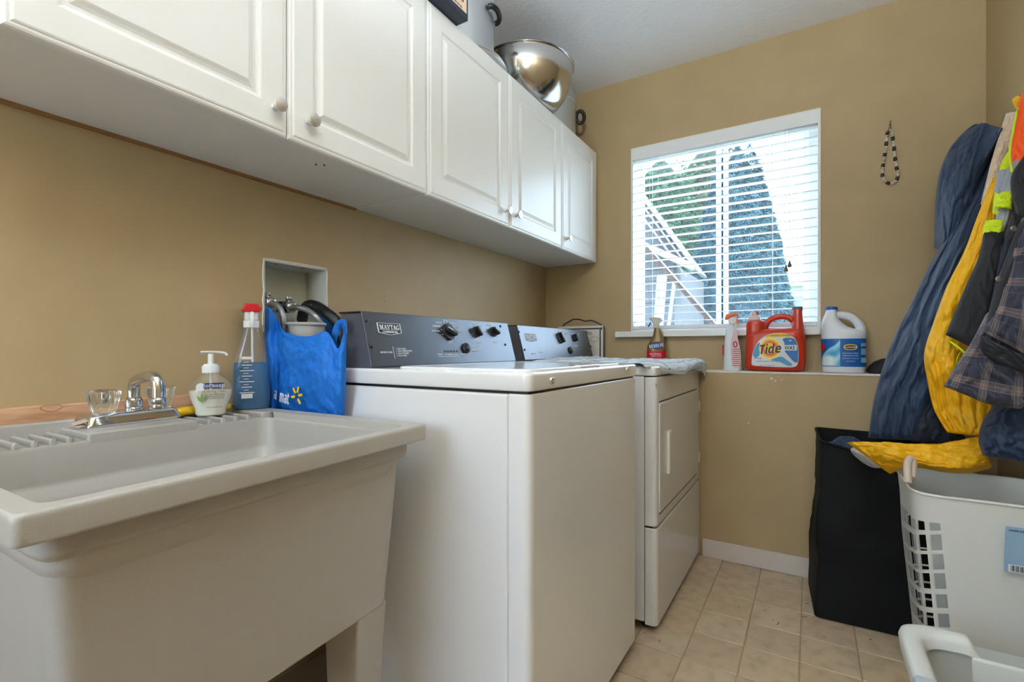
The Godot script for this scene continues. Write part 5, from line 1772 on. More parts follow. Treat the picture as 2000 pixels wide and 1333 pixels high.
	tube(st, along([Vector3(-0.040, 0.188, 0), Vector3(-0.036, 0.212, 0), Vector3(-0.022, 0.232, 0), Vector3(0.004, 0.2455, 0), Vector3(0.034, 0.2475, 0), Vector3(0.056, 0.241, 0), Vector3(0.072, 0.226, 0)], 30), 0.0105, 14, true, 1.25)
	var tb := part("jug", st, M.orange_plastic, td)
	st = mb()
	lathe(st, Transform3D(Basis(), Vector3((930.0 - 680) / 2867.0, (977.0 - 292) / kt, 0)), [Vector2(0, 0), Vector2(0.0205, 0), Vector2(0.0205, 0), Vector2(0.0205, 0.015), Vector2(0.019, 0.017), Vector2(0, 0.017)], 32, 0.02, 32)
	part("cap", st, mat(rgb(104, 102, 110), 0.5), td, "grey screw cap")
	st = mb()
	lathe(st, Transform3D(Basis(), Vector3((438.0 - 680) / 2867.0, (977.0 - 398) / kt, 0)), [Vector2(0, 0), Vector2(0.029, 0), Vector2(0.029, 0.008), Vector2(0.026, 0.010), Vector2(0.026, 0.020), Vector2(0.024, 0.022), Vector2(0.016, 0.022), Vector2(0.016, 0.022), Vector2(0.016, 0.042), Vector2(0, 0.042)], 32)
	var tap := part("tap", st, mat(rgb(216, 196, 190), 0.25), td, "pale push tap")
	st = mb()
	lathe(st, Transform3D(Basis(Vector3(0, 0, 1), Vector3(1, 0, 0), Vector3(0, 1, 0)), Vector3((440.0 - 680) / 2867.0, (977.0 - 305) / kt, 0.004)), [Vector2(0, 0), Vector2(0.0095, 0), Vector2(0.0095, 0.014), Vector2(0.007, 0.018), Vector2(0, 0.019)], 20)
	part("tap_button", st, mat(rgb(150, 62, 62), 0.3), tap)
	var fz := 0.0585
	st = mb()
	extrude(st, smooth2(outline([[418, 900], [420, 830], [440, 730], [490, 640], [560, 580], [650, 548], [760, 542], [850, 560], [910, 600], [945, 680], [952, 780], [944, 880], [915, 925], [800, 928], [600, 922], [440, 916]], 680, 977, kt, 2867.0), 2), 0.003, 0.001, Transform3D(Basis(), Vector3(0, 0, fz)), 1)
	var lb := part("label", st, mat(rgb(192, 194, 196), 0.3, 0.2), tb, "silver arched label")
	st = mb()
	extrude(st, smooth2(outline([[560, 588], [650, 552], [760, 546], [845, 562], [888, 588], [760, 588], [650, 592]], 680, 977, kt, 2867.0), 1), 0.002, 0.0005, Transform3D(Basis(), Vector3(0, 0, fz + 0.0012)), 1)
	part("yellow_band", st, M.yellow, lb)
	st = mb()
	extrude(st, smooth2(outline([[760, 600], [888, 596], [925, 640], [943, 720], [944, 800], [938, 880], [890, 860], [830, 790], [790, 740], [800, 660]], 680, 977, kt, 2867.0), 2), 0.002, 0.0005, Transform3D(Basis(), Vector3(0, 0, fz + 0.0012)), 1)
	part("blue_field", st, mat(rgb(34, 106, 168), 0.35), lb)
	for q in [[[[432, 800], [445, 730], [490, 660], [520, 640], [505, 720], [520, 790], [470, 830]], 0.0011], [[[610, 850], [760, 800], [800, 830], [900, 900], [830, 915], [740, 860]], 0.0010]]:
		st = mb()
		extrude(st, smooth2(outline(q[0], 680, 977, kt, 2867.0), 2), 0.002, 0.0005, Transform3D(Basis(), Vector3(0, 0, fz + q[1])), 1)
		part("splash", st, mat(rgb(74, 142, 184), 0.35), lb)
	var c0 := Vector3((632.0 - 680) / 2867.0, (977.0 - 715) / kt, fz)
	for q in [[124.0, rgb(246, 222, 112), 0.0022], [104.0, rgb(240, 170, 20), 0.0028], [84.0, rgb(226, 104, 22), 0.0034], [62.0, rgb(246, 196, 30), 0.0040]]:
		st = mb()
		extrude(st, oval2(q[0] / 2867.0, 40, 1.12), 0.0012, 0.0003, Transform3D(Basis(), c0 + Vector3(0, 0, q[2])), 1)
		part("target_ring", st, mat(q[1], 0.35), lb)
	st = mb()
	text(st, "Tide", 0.058, Transform3D(Basis(Vector3(1, 0.09, 0).normalized(), Vector3(0.14, 1, 0), Vector3.BACK), c0 + Vector3(0.001, -0.002, 0.0052)), true, false, 0.76)
	part("lettering", st, mat(rgb(24, 28, 76), 0.4), lb)
	st = mb()
	rbox(st, Vector3((854.0 - 680) / 2867.0, (977.0 - 709) / kt, fz + 0.0022), Vector3(0.053, 0.024, 0.002), 0.0008, 1)
	var ox := part("plaque", st, mat(rgb(214, 220, 224), 0.4), lb)
	st = mb()
	text(st, "OXI", 0.019, Transform3D(Basis(), Vector3((854.0 - 680) / 2867.0, (977.0 - 709) / kt, fz + 0.0036)), true, false, 1.15)
	part("lettering", st, M.ink, ox)
	st = mb()
	var rg := []
	for k in 21:
		rg.append(Vector3((858.0 - 680) / 2867.0 + cos(TAU * k / 20) * 0.009, (977.0 - 630) / kt + sin(TAU * k / 20) * 0.009, fz + 0.0024))
	tube(st, rg, 0.001, 6, false)
	text(st, "HE", 0.008, Transform3D(Basis(), Vector3((858.0 - 680) / 2867.0, (977.0 - 630) / kt, fz + 0.0026)), true)
	part("emblem", st, M.print, lb)
	st = mb()
	text(st, "99 loads", 0.008, Transform3D(Basis(), Vector3((495.0 - 680) / 2867.0, (977.0 - 828) / kt, fz + 0.0018)), true)
	text(st, "DETERGENT WITH OXI FRESH SCENT", 0.0052, Transform3D(Basis(), Vector3((600.0 - 680) / 2867.0, (977.0 - 862) / kt, fz + 0.0018)), true)
	text(st, "154 FL OZ (1.20 GAL) 4.55 L", 0.0052, Transform3D(Basis(), Vector3((600.0 - 680) / 2867.0, (977.0 - 908) / kt, fz + 0.0018)), true)
	text(st, "MORE FREE VALUE   MORE WASHES", 0.0048, Transform3D(Basis(), Vector3((750.0 - 680) / 2867.0, (977.0 - 573) / kt, fz + 0.0026)), true)
	part("fine_print", st, M.ink, lb)
	# white bleach jug
	var kb := 2690.0
	var bj := thing("bleach_jug", "white bleach jug with a moulded handle, blue cap and blue label", "jug", Vector3(1.466, y, -0.068), 0.0)
	st = mb()
	loops = []
	for q in [[985, 225, 0.05, 0], [982, 236, 0.054, 0], [970, 246, 0.058, 0], [915, 254, 0.06, 0], [600, 258, 0.062, 0], [565, 260, 0.062, 0], [535, 257, 0.060, -3], [512, 249, 0.058, -12], [495, 222, 0.056, -40], [480, 190, 0.054, -74], [455, 155, 0.052, -108], [410, 123, 0.049, -133], [370, 98, 0.044, -148], [330, 80, 0.036, -146], [300, 70, 0.028, -141], [284, 68, 0.025, -138], [276, 68, 0.024, -138], [262, 68, 0.024, -138]]:
		loops.append(oval((985.0 - q[0]) / kb, q[1] / 3223.0, q[2], 2.4, 44, Vector3(q[3] / 3223.0, 0, 0)))
	loft(st, loops)
	tube(st, along([Vector3(-0.045, 0.242, 0), Vector3(-0.0186, 0.2465, 0), Vector3(0.006, 0.2432, 0), Vector3(0.030, 0.2335, 0), Vector3(0.050, 0.212, 0), Vector3(0.0605, 0.186, 0), Vector3(0.060, 0.158, 0)], 30), [0.013, 0.0135, 0.0135, 0.0135, 0.0135, 0.0135, 0.0135, 0.0135, 0.0135, 0.0135, 0.0135, 0.0135, 0.0135, 0.0135, 0.0135, 0.0135, 0.0135, 0.0135, 0.0135, 0.0135, 0.0137, 0.014, 0.0143, 0.0146, 0.015, 0.0153, 0.0156, 0.016, 0.0163, 0.0166, 0.017], 16, true, 1.2)
	var jb := part("jug", st, mat(rgb(230, 234, 240), 0.4), bj)
	st = mb()
	lathe(st, Transform3D(Basis(), Vector3((1322.0 - 1460) / 3223.0, (985.0 - 278) / kb, 0)), [Vector2(0, 0), Vector2(0.0225, 0), Vector2(0.0225, 0), Vector2(0.0225, 0.017), Vector2(0.021, 0.0195), Vector2(0, 0.0195)], 36, 0.018, 36)
	part("cap", st, mat(rgb(20, 84, 176), 0.4), bj, "blue screw cap")
	st = mb()
	loops = []
	for yy in [912, 906, 602, 597]:
		loops.append(oval((985.0 - yy) / kb, (254.6 if yy > 900 else 258.6) / 3223.0 + 0.0006, 0.0612 if yy > 900 else 0.0627, 2.4, 44))
	grid(st, loops, true, true)
	var bl := part("label", st, mat(rgb(22, 96, 172), 0.35), jb, "blue wrap-round label")
	var pic := Image.create(64, 64, false, Image.FORMAT_RGB8)
	for yy in 64:
		for xx in 64:
			var diag := 64.0 - xx * 0.72 - 10.0
			var q := float(yy) + 4.0 * sin(xx * 0.09)
			var c := rgb(22, 96, 172)
			if q > diag - 12.0:
				c = rgb(60, 158, 206).lerp(rgb(150, 214, 230), 0.5 + 0.5 * sin((q * 0.9 + xx * 0.5) * 0.22))
			if q > 40.0 - xx * 0.12:
				c = c.lerp(rgb(226, 238, 242), clampf((q - 38.0 + xx * 0.1) / 10.0, 0, 1) * clampf((62.0 - xx) / 26.0, 0, 1))
			pic.set_pixel(xx, yy, c)
	var pm := mat(Color.WHITE, 0.35)
	pm.albedo_texture = ImageTexture.create_from_image(pic)
	st = mb()
	var band := []
	for i in 3:
		var line := PackedVector3Array()
		for k in 17:
			var x := lerpf(-0.078, -0.014, k / 16.0)
			var a := 0.0795
			line.append(Vector3(x, lerpf(0.1405, 0.030, i / 2.0), 0.0627 * pow(maxf(1.0 - pow(absf(x) / a, 2.4), 0.0), 1.0 / 2.4) + 0.0014))
		band.append(line)
	grid(st, band)
	part("wave_picture", st, pm, bl, "pale blue wave picture")
	st = mb()
	extrude(st, outline([[1180, 690], [1222, 635], [1264, 690], [1222, 745]], 1222, 690, kb), 0.002, 0.0005, Transform3D(Basis(Vector3.UP, -1.05), Vector3(-0.0742, (985.0 - 690) / kb, 0.0345)), 1)
	part("maker_mark", st, M.red, bl)
	st = mb()
	extrude(st, smooth2(outline([[1448, 692], [1470, 660], [1590, 660], [1612, 692], [1590, 726], [1470, 726]], 1460, 985, kb, 3223.0), 1), 0.002, 0.0006, Transform3D(Basis(), Vector3(0, 0, 0.0622)), 1)
	var em := part("emblem", st, mat(rgb(226, 178, 60), 0.4), bl)
	st = mb()
	extrude(st, smooth2(outline([[1466, 692], [1480, 672], [1580, 672], [1594, 692], [1580, 714], [1480, 714]], 1460, 985, kb, 3223.0), 1), 0.002, 0.0006, Transform3D(Basis(), Vector3(0, 0, 0.0628)), 1)
	part("emblem_field", st, M.ink, em)
	st = mb()
	text(st, "CLOROMAX", 0.0085, Transform3D(Basis(), Vector3(0.0218, 0.1085, 0.0641)), true, false, 0.85)
	for w in [["HELPS PROTECT FABRICS", 0.0055, 0.083], ["KEEPS SURFACES CLEANER", 0.005, 0.073], ["Disinfecting Bleach Concentrated", 0.0042, 0.062], ["121 FL OZ (3.57 L)", 0.0045, 0.050]]:
		text(st, w[0], w[1], Transform3D(Basis(), Vector3(0.0218, w[2], 0.0629)), true, false, 0.85)
	part("lettering", st, M.print, bl)
	for q in [[0.118, 0.014], [0.09, 0.026], [0.055, 0.02]]:
		st = mb()
		rbox(st, Vector3(0.067, q[0], 0.0475), Vector3(0.022, q[1], 0.002), 0.0006, 1, Basis(Vector3.UP, 0.72))
		part("side_panel", st, mat(rgb(140, 176, 206), 0.4), bl)
	# black glove in the corner behind the jug
	st = mb()
	loops = []
	for q in [[0.0, 0.03, 0.03], [0.012, 0.04, 0.036], [0.03, 0.04, 0.034], [0.048, 0.03, 0.026], [0.06, 0.014, 0.014], [0.063, 0.004, 0.004]]:
		var l := oval(q[0], q[1], q[2], 2.0, 28)
		for k in l.size():
			l[k] *= Vector3(1, 1, 1) + Vector3(1, 0, 1) * 0.4 * noise.get_noise_3d(l[k].x * 60, l[k].y * 60, l[k].z * 60)
			l[k].x += q[0] * 0.4
		loops.append(l)
	loft(st, loops)
	var gl := part("glove", st, M.black_cloth, self)
	gl.position = Vector3(1.585, y, -0.06)
	tag(gl, "crumpled black cloth glove on the ledge between bleach jug and coats", "glove")


# ---------------------------------------------------------------- on top of the cabinets
func on_the_cabinets() -> void:
	var y := 2.0775
	# board game sized black box
	var bx := thing("black_box", "flat dark blue-black cardboard box with a cream label, overhanging the cabinets", "box", Vector3(0.22, y, 1.31), 0.0)
	var st := mb()
	rbox(st, Vector3(0, 0.055, 0), Vector3(0.30, 0.11, 0.36), 0.003, 1)
	part("box", st, mat(rgb(38, 46, 62), 0.5), bx)
	st = mb()
	rbox(st, Vector3(0.1502, 0.062, -0.01), Vector3(0.001, 0.086, 0.32), 0.0004, 1)
	var lb := part("label", st, mat(rgb(232, 206, 182), 0.6), bx, "cream printed label")
	st = mb()
	for k in 3:
		text(st, "CONTENTS", 0.013, facing(Vector3(0.1512, 0.092 - k * 0.017, -0.02), Vector3(0, 0, -1), Vector3.UP), k == 0)
	text(st, "03", 0.026, facing(Vector3(0.1512, 0.055, -0.14), Vector3(0, 0, -1), Vector3.UP), true)
	text(st, "MADE IN USA", 0.008, facing(Vector3(0.1512, 0.026, -0.12), Vector3(0, 0, -1), Vector3.UP), true)
	part("lettering", st, M.ink, lb)
	# tall stock pot
	var p1 := thing("stock_pot", "tall aluminium stock pot with black side handles beside the black box", "pot", Vector3(0.16, y + 0.0203, 0.93))
	st = mb()
	lathe(st, Transform3D(), [Vector2(0, 0), Vector2(0.142, 0), Vector2(0.148, 0.004), Vector2(0.15, 0.012), Vector2(0.15, 0.225), Vector2(0.15, 0.225), Vector2(0.154, 0.227), Vector2(0.154, 0.236), Vector2(0.154, 0.236), Vector2(0.150, 0.240), Vector2(0.135, 0.256), Vector2(0.10, 0.268), Vector2(0, 0.276)], 56)
	part("body", st, M.aluminium, p1)
	for a in [0.34, 0.34 + PI]:
		st = mb()
		var b := Basis(Vector3.UP, a)
		tube(st, along([b * Vector3(0.146, 0.17, 0.05), b * Vector3(0.160, 0.172, 0.047), b * Vector3(0.171, 0.173, 0.025), b * Vector3(0.173, 0.173, 0), b * Vector3(0.171, 0.173, -0.025), b * Vector3(0.160, 0.172, -0.047), b * Vector3(0.146, 0.17, -0.05)], 30), 0.010, 12)
		part("handle", st, M.black, p1)
	# two round trays that the tall pot stands on
	for k in 2:
		var pl := thing("round_tray", ["lower of two round pale metal trays under the tall stock pot", "upper of two round pale metal trays directly under the tall stock pot"][k], "tray", Vector3(0.170 - k * 0.006, y + k * 0.0125, 0.884 + k * 0.004), 0.0, "round trays on the cabinets")
		st = mb()
		lathe(st, Transform3D(), [Vector2(0, 0), Vector2(0.150, 0), Vector2(0.162, 0.003), Vector2(0.168, 0.008), Vector2(0.170, 0.010), Vector2(0.168, 0.012), Vector2(0.160, 0.009), Vector2(0.15, 0.007), Vector2(0.15, 0.007), Vector2(0, 0.007)], 72)
		part("tray", st, mat(rgb(206, 206, 206), 0.3, 0.6), pl)
	# mixing bowl
	var mbw := thing("mixing_bowl", "large polished steel mixing bowl standing on the cabinets", "bowl", Vector3(0.22, y, 0.478))
	st = mb()
	var prof := [Vector2(0, 0), Vector2(0.085, 0), Vector2(0.092, 0.002)]
	for i in 15:
		var f := (i + 1) / 15.0
		prof.append(Vector2(0.092 + 0.122 * pow(sin(f * PI / 2), 0.9), 0.002 + 0.196 * pow(1 - cos(f * PI / 2), 0.88)))
	prof.append_array([Vector2(0.214, 0.198), Vector2(0.2215, 0.1985), Vector2(0.2225, 0.2005), Vector2(0.2215, 0.2025), Vector2(0.213, 0.202)])
	for i in 12:
		var f := 1.0 - (i + 1) / 12.0
		prof.append(Vector2(0.088 + 0.124 * pow(sin(f * PI / 2), 0.9), 0.006 + 0.195 * pow(1 - cos(f * PI / 2), 0.88)))
	prof.append(Vector2(0, 0.005))
	lathe(st, Transform3D(), prof, 72)
	part("bowl", st, M.steel, mbw)
	# second pot
	var p2 := thing("canning_pot", "banded aluminium pot with a black ring handle at the far end of the cabinets", "pot", Vector3(0.15, y, 0.106))
	st = mb()
	lathe(st, Transform3D(), [Vector2(0, 0), Vector2(0.134, 0), Vector2(0.139, 0.004), Vector2(0.14, 0.012), Vector2(0.14, 0.20), Vector2(0.14, 0.20), Vector2(0.1435, 0.202), Vector2(0.1435, 0.207), Vector2(0.1435, 0.207), Vector2(0.1405, 0.209), Vector2(0.1405, 0.232), Vector2(0.1405, 0.232), Vector2(0.1445, 0.234), Vector2(0.1445, 0.242), Vector2(0.1445, 0.242), Vector2(0.141, 0.244), Vector2(0.141, 0.275), Vector2(0.136, 0.288), Vector2(0.11, 0.298), Vector2(0, 0.305)], 56)
	part("body", st, M.aluminium, p2)
	for s in [0.0, PI]:
		st = mb()
		var b := Basis(Vector3.UP, 0.55 + s)
		var ring := []
		for k in 27:
			var a := TAU * k / 26
			ring.append(b * Vector3(0.166 + cos(a) * 0.021, 0.148 + sin(a) * 0.033, 0))
		tube(st, ring, 0.0095, 12, false)
		rbox(st, b * Vector3(0.146, 0.145, 0), Vector3(0.014, 0.03, 0.022), 0.003, 1, b)
		part("ring_handle", st, M.black, p2)


# ---------------------------------------------------------------- hung on the wall
func wall_things() -> void:
	var nl := thing("wall_nail", "small nail in the wall to the right of the window holding the beads", "nail", Vector3(1.632, 1.927, -0.14))
	var st := mb()
	lathe(st, Transform3D(Basis(Vector3.RIGHT, PI / 2) * Basis(Vector3.RIGHT, -0.25), Vector3.ZERO), [Vector2(0, -0.01), Vector2(0.0016, -0.01), Vector2(0.0016, 0.018), Vector2(0.0016, 0.018), Vector2(0.0045, 0.018), Vector2(0.0045, 0.0195), Vector2(0, 0.020)], 12)
	part("shaft", st, M.brass, nl)
	var nk := thing("bead_necklace", "short necklace of alternating white and dark brown beads hanging from a nail", "necklace", Vector3.ZERO)
	var p := along([Vector3(1.632, 1.923, -0.1285), Vector3(1.622, 1.885, -0.1315), Vector3(1.617, 1.827, -0.1325), Vector3(1.61, 1.774, -0.1325), Vector3(1.605, 1.725, -0.1325), Vector3(1.612, 1.696, -0.1325), Vector3(1.629, 1.677, -0.1325), Vector3(1.648, 1.679, -0.1325), Vector3(1.657, 1.707, -0.1325), Vector3(1.65, 1.76, -0.1325), Vector3(1.645, 1.821, -0.1325), Vector3(1.639, 1.882, -0.1315), Vector3(1.632, 1.923, -0.1285)], 240)
	st = mb()
	tube(st, p, 0.0011, 6, false)
	part("string", st, M.ink, nk)
	var len_at := 0.0
	var next := 0.034
	var k := 0
	var white := mb()
	lathe(white, Transform3D(), [Vector2(0.002, -0.0026), Vector2(0.0052, -0.0026), Vector2(0.0064, -0.0012), Vector2(0.0064, 0.0012), Vector2(0.0052, 0.0026), Vector2(0.002, 0.0026)], 14)
	var dark := mb()
	lathe(dark, Transform3D(), [Vector2(0.002, -0.0072), Vector2(0.0055, -0.0068), Vector2(0.0066, -0.003), Vector2(0.0066, 0.003), Vector2(0.0055, 0.0068), Vector2(0.002, 0.0072)], 14)
	var wm := white.commit()
	var dm := dark.commit()
	var bone := mat(rgb(226, 216, 196), 0.5)
	var brown := mat(rgb(52, 38, 30), 0.45)
	for i in range(1, p.size()):
		len_at += (p[i] - p[i - 1]).length()
		var w: bool = k % 5 != 0
		if len_at > next and i < p.size() - 10:
			var o := piece("bead", wm if w else dm, bone if w else brown, nk, p[i])
			var d: Vector3 = (p[mini(i + 2, p.size() - 1)] - p[maxi(i - 2, 0)]).normalized()
			var sd := d.cross(Vector3.BACK).normalized()
			o.basis = Basis(sd, d, sd.cross(d))
			k += 1
			next = len_at + (0.0056 if (w and k % 5 != 0) else 0.0102)


# ---------------------------------------------------------------- coats on the right wall
func coats() -> void:
	var back := Vector3(0.15, 0, -1.0)
	# rail with hooks that carries them
	var rail := thing("coat_rail", "wooden coat rail with hooks on the right wall behind the coats", "coat rail", Vector3(RIGHT - 0.012, 1.74, 0.73))
	var st := mb()
	rbox(st, Vector3.ZERO, Vector3(0.022, 0.09, 0.7), 0.004, 1)
	part("board", st, M.pine, rail)
	for z in [-0.11, 0.0, 0.1, 0.2, 0.3]:
		st = mb()
		tube(st, along([Vector3(-0.01, 0.01, z), Vector3(-0.045, -0.005, z), Vector3(-0.06, 0.02, z), Vector3(-0.062, 0.045, z)], 12), 0.005, 8)
		part("hook", st, M.brass, rail)
	# navy work jacket
	var nv := thing("navy_jacket", "navy blue padded work jacket with fleece collar, nearest the window wall", "jacket", Vector3.ZERO)
	st = mb()
	cloth(st, [[Vector3(1.899, 1.745, 0.0732), Vector3(1.901, 1.735, 0.1186), Vector3(1.902, 1.717, 0.1652), Vector3(1.881, 1.671, 0.2831)],
		[Vector3(1.828, 1.524, 0.14), Vector3(1.839, 1.54, 0.2034), Vector3(1.857, 1.543, 0.2398), Vector3(1.881, 1.552, 0.2247)],
		[Vector3(1.771, 1.411, 0.1985), Vector3(1.78, 1.424, 0.2867), Vector3(1.802, 1.43, 0.3203), Vector3(1.849, 1.45, 0.2442)],
		[Vector3(1.702, 1.284, 0.2524), Vector3(1.722, 1.285, 0.3458), Vector3(1.752, 1.275, 0.3861), Vector3(1.807, 1.285, 0.2933)],
		[Vector3(1.647, 1.152, 0.2857), Vector3(1.675, 1.151, 0.3747), Vector3(1.712, 1.145, 0.4222), Vector3(1.779, 1.151, 0.3108)],
		[Vector3(1.59, 1.019, 0.3208), Vector3(1.627, 1.017, 0.4155), Vector3(1.678, 1.015, 0.4546), Vector3(1.75, 1.008, 0.3522)],
		[Vector3(1.548, 0.8862, 0.3467), Vector3(1.592, 0.8918, 0.4372), Vector3(1.644, 0.8951, 0.4755), Vector3(1.722, 0.8846, 0.381)],
		[Vector3(1.524, 0.7712, 0.3615), Vector3(1.573, 0.7835, 0.4485), Vector3(1.63, 0.7829, 0.4839), Vector3(1.719, 0.7709, 0.3941)],
		[Vector3(1.512, 0.6615, 0.3689), Vector3(1.569, 0.6717, 0.4395), Vector3(1.632, 0.6801, 0.471), Vector3(1.733, 0.6794, 0.3856)]], back, 0.16, 70, 110, 0.011, 3.6, 0.009, 5.5, Vector2.ONE, 1.3)
	part("body", st, M.navy, nv)
	st = mb()
	cloth(st, [[Vector3(1.858, 1.798, 0.0748), Vector3(1.866, 1.774, 0.1399), Vector3(1.877, 1.739, 0.2035), Vector3(1.878, 1.692, 0.2969)],
		[Vector3(1.8, 1.755, 0.0867), Vector3(1.821, 1.717, 0.1678), Vector3(1.844, 1.683, 0.2124), Vector3(1.865, 1.645, 0.2583)],
		[Vector3(1.757, 1.67, 0.113), Vector3(1.777, 1.624, 0.2062), Vector3(1.801, 1.586, 0.2444), Vector3(1.835, 1.552, 0.2237)],
		[Vector3(1.738, 1.562, 0.1247), Vector3(1.751, 1.515, 0.2342), Vector3(1.772, 1.475, 0.2796), Vector3(1.809, 1.447, 0.2457)],
		[Vector3(1.733, 1.45, 0.1276), Vector3(1.737, 1.413, 0.2425), Vector3(1.75, 1.383, 0.293), Vector3(1.781, 1.369, 0.257)],
		[Vector3(1.732, 1.36, 0.1286), Vector3(1.732, 1.33, 0.2339), Vector3(1.741, 1.308, 0.2756), Vector3(1.761, 1.3, 0.2515)]], back, 0.14, 50, 80, 0.007, 2.4, 0.012, 6.5, Vector2.ONE, 4.4)
	part("sleeve", st, M.navy, nv)
	st = mb()
	cloth(st, [[Vector3(1.692, 0.9514, 0.4634), Vector3(1.706, 0.9674, 0.4666), Vector3(1.721, 0.9674, 0.4634), Vector3(1.737, 0.9517, 0.4535)],
		[Vector3(1.665, 0.8404, 0.48), Vector3(1.685, 0.8501, 0.4912), Vector3(1.705, 0.8505, 0.4848), Vector3(1.729, 0.8427, 0.4701)],
		[Vector3(1.624, 0.7437, 0.4936), Vector3(1.658, 0.7507, 0.5019), Vector3(1.695, 0.753, 0.497), Vector3(1.74, 0.7429, 0.4753)],
		[Vector3(1.614, 0.6884, 0.4939), Vector3(1.655, 0.6869, 0.4979), Vector3(1.703, 0.6898, 0.4864), Vector3(1.753, 0.6948, 0.4672)]], back, 0.04, 30, 36, 0.008, 2.5, 0.006, 6.0, Vector2.ONE, 9.0)
	part("lower_flap", st, M.navy_dark, nv, "darker navy lower flap")
	st = mb()
	cloth(st, [[Vector3(1.889, 1.75, 0.2606), Vector3(1.902, 1.745, 0.2763), Vector3(1.913, 1.728, 0.2992)],
		[Vector3(1.868, 1.666, 0.2676), Vector3(1.886, 1.669, 0.2745), Vector3(1.899, 1.654, 0.2902)],
		[Vector3(1.844, 1.585, 0.3003), Vector3(1.861, 1.588, 0.3071), Vector3(1.885, 1.576, 0.2987)],
		[Vector3(1.827, 1.516, 0.3225), Vector3(1.843, 1.516, 0.3302), Vector3(1.862, 1.507, 0.3243)],
		[Vector3(1.811, 1.444, 0.3378), Vector3(1.819, 1.444, 0.3473), Vector3(1.83, 1.441, 0.3497)]], back, 0.035, 30, 70, 0.001, 3.0, 0.008, 16.0, Vector2.ONE, 2.2)
	part("fleece_collar", st, M.fleece, nv, "cream fleece collar lining")
	# yellow raincoat
	var yw := thing("yellow_raincoat", "bright yellow raincoat whose lower end trails over the black hamper", "raincoat", Vector3.ZERO)
	st = mb()
	cloth(st, [[Vector3(1.838, 1.523, 0.3447), Vector3(1.849, 1.52, 0.35), Vector3(1.859, 1.516, 0.3554), Vector3(1.872, 1.513, 0.3593)],
		[Vector3(1.791, 1.397, 0.397), Vector3(1.81, 1.395, 0.4092), Vector3(1.833, 1.392, 0.4065), Vector3(1.848, 1.386, 0.4089)],
		[Vector3(1.753, 1.284, 0.4319), Vector3(1.776, 1.279, 0.4475), Vector3(1.811, 1.276, 0.4436), Vector3(1.833, 1.266, 0.4421)],
		[Vector3(1.704, 1.172, 0.474), Vector3(1.736, 1.164, 0.4953), Vector3(1.786, 1.156, 0.482), Vector3(1.813, 1.141, 0.4774)],
		[Vector3(1.666, 1.061, 0.5149), Vector3(1.706, 1.053, 0.5312), Vector3(1.758, 1.043, 0.5232), Vector3(1.8, 1.028, 0.5087)],
		[Vector3(1.641, 0.9676, 0.536), Vector3(1.687, 0.9649, 0.5488), Vector3(1.734, 0.9532, 0.5491), Vector3(1.791, 0.9313, 0.5262)],
		[Vector3(1.647, 0.8904, 0.5384), Vector3(1.691, 0.8895, 0.5523), Vector3(1.738, 0.8792, 0.5527), Vector3(1.796, 0.8652, 0.5292)],
		[Vector3(1.663, 0.799, 0.5402), Vector3(1.7, 0.7967, 0.5526), Vector3(1.742, 0.794, 0.5563), Vector3(1.792, 0.7894, 0.5376)],
		[Vector3(1.693, 0.731, 0.5391), Vector3(1.722, 0.7284, 0.5451), Vector3(1.75, 0.7299, 0.5569), Vector3(1.787, 0.7346, 0.5459)]], back, 0.025, 60, 130, 0.005, 2.5, 0.015, 7.0, Vector2.ONE, 6.1)
	part("body", st, M.yellow_coat, yw)
	st = mb()
	cloth(st, [[Vector3(1.443, 0.6784, 0.5165), Vector3(1.509, 0.6862, 0.5345), Vector3(1.578, 0.6941, 0.5511), Vector3(1.65, 0.7018, 0.5539), Vector3(1.714, 0.7195, 0.5498), Vector3(1.764, 0.7396, 0.5544)],
		[Vector3(1.467, 0.6623, 0.5251), Vector3(1.527, 0.6776, 0.5591), Vector3(1.587, 0.6804, 0.5747), Vector3(1.655, 0.6814, 0.5743), Vector3(1.715, 0.6965, 0.5725), Vector3(1.764, 0.7103, 0.5717)],
		[Vector3(1.496, 0.6402, 0.5307), Vector3(1.538, 0.6554, 0.5695), Vector3(1.597, 0.6601, 0.5922), Vector3(1.658, 0.6588, 0.5957), Vector3(1.716, 0.6714, 0.5953), Vector3(1.769, 0.6834, 0.5808)],
		[Vector3(1.53, 0.6123, 0.5334), Vector3(1.56, 0.6356, 0.5681), Vector3(1.605, 0.6445, 0.593), Vector3(1.664, 0.6404, 0.6041), Vector3(1.72, 0.6462, 0.6049), Vector3(1.775, 0.663, 0.5831)],
		[Vector3(1.553, 0.5942, 0.5253), Vector3(1.574, 0.6156, 0.5536), Vector3(1.612, 0.6345, 0.577), Vector3(1.671, 0.6321, 0.5879), Vector3(1.726, 0.6365, 0.5893), Vector3(1.78, 0.6563, 0.5679)]], Vector3(0.3, -0.35, -0.75), 0.045, 100, 50, 0.004, 3.0, 0.015, 8.0, Vector2.ONE, 7.7)
	part("sleeve", st, M.yellow_coat, yw, "crumpled yellow sleeve with open cuff")
	st = mb()
	tube(st, along([Vector3(1.714, 0.9712, 0.5851), Vector3(1.706, 0.9536, 0.5897), Vector3(1.705, 0.9316, 0.5904), Vector3(1.709, 0.9126, 0.5881)], 12), 0.0012, 6)
	part("draw_cord", st, M.lime, yw)
	# high visibility jacket: lime and grey bands above, black below
	var hv := thing("safety_jacket", "lime high-visibility jacket with grey reflective bands and black lower sleeve", "jacket", Vector3.ZERO)
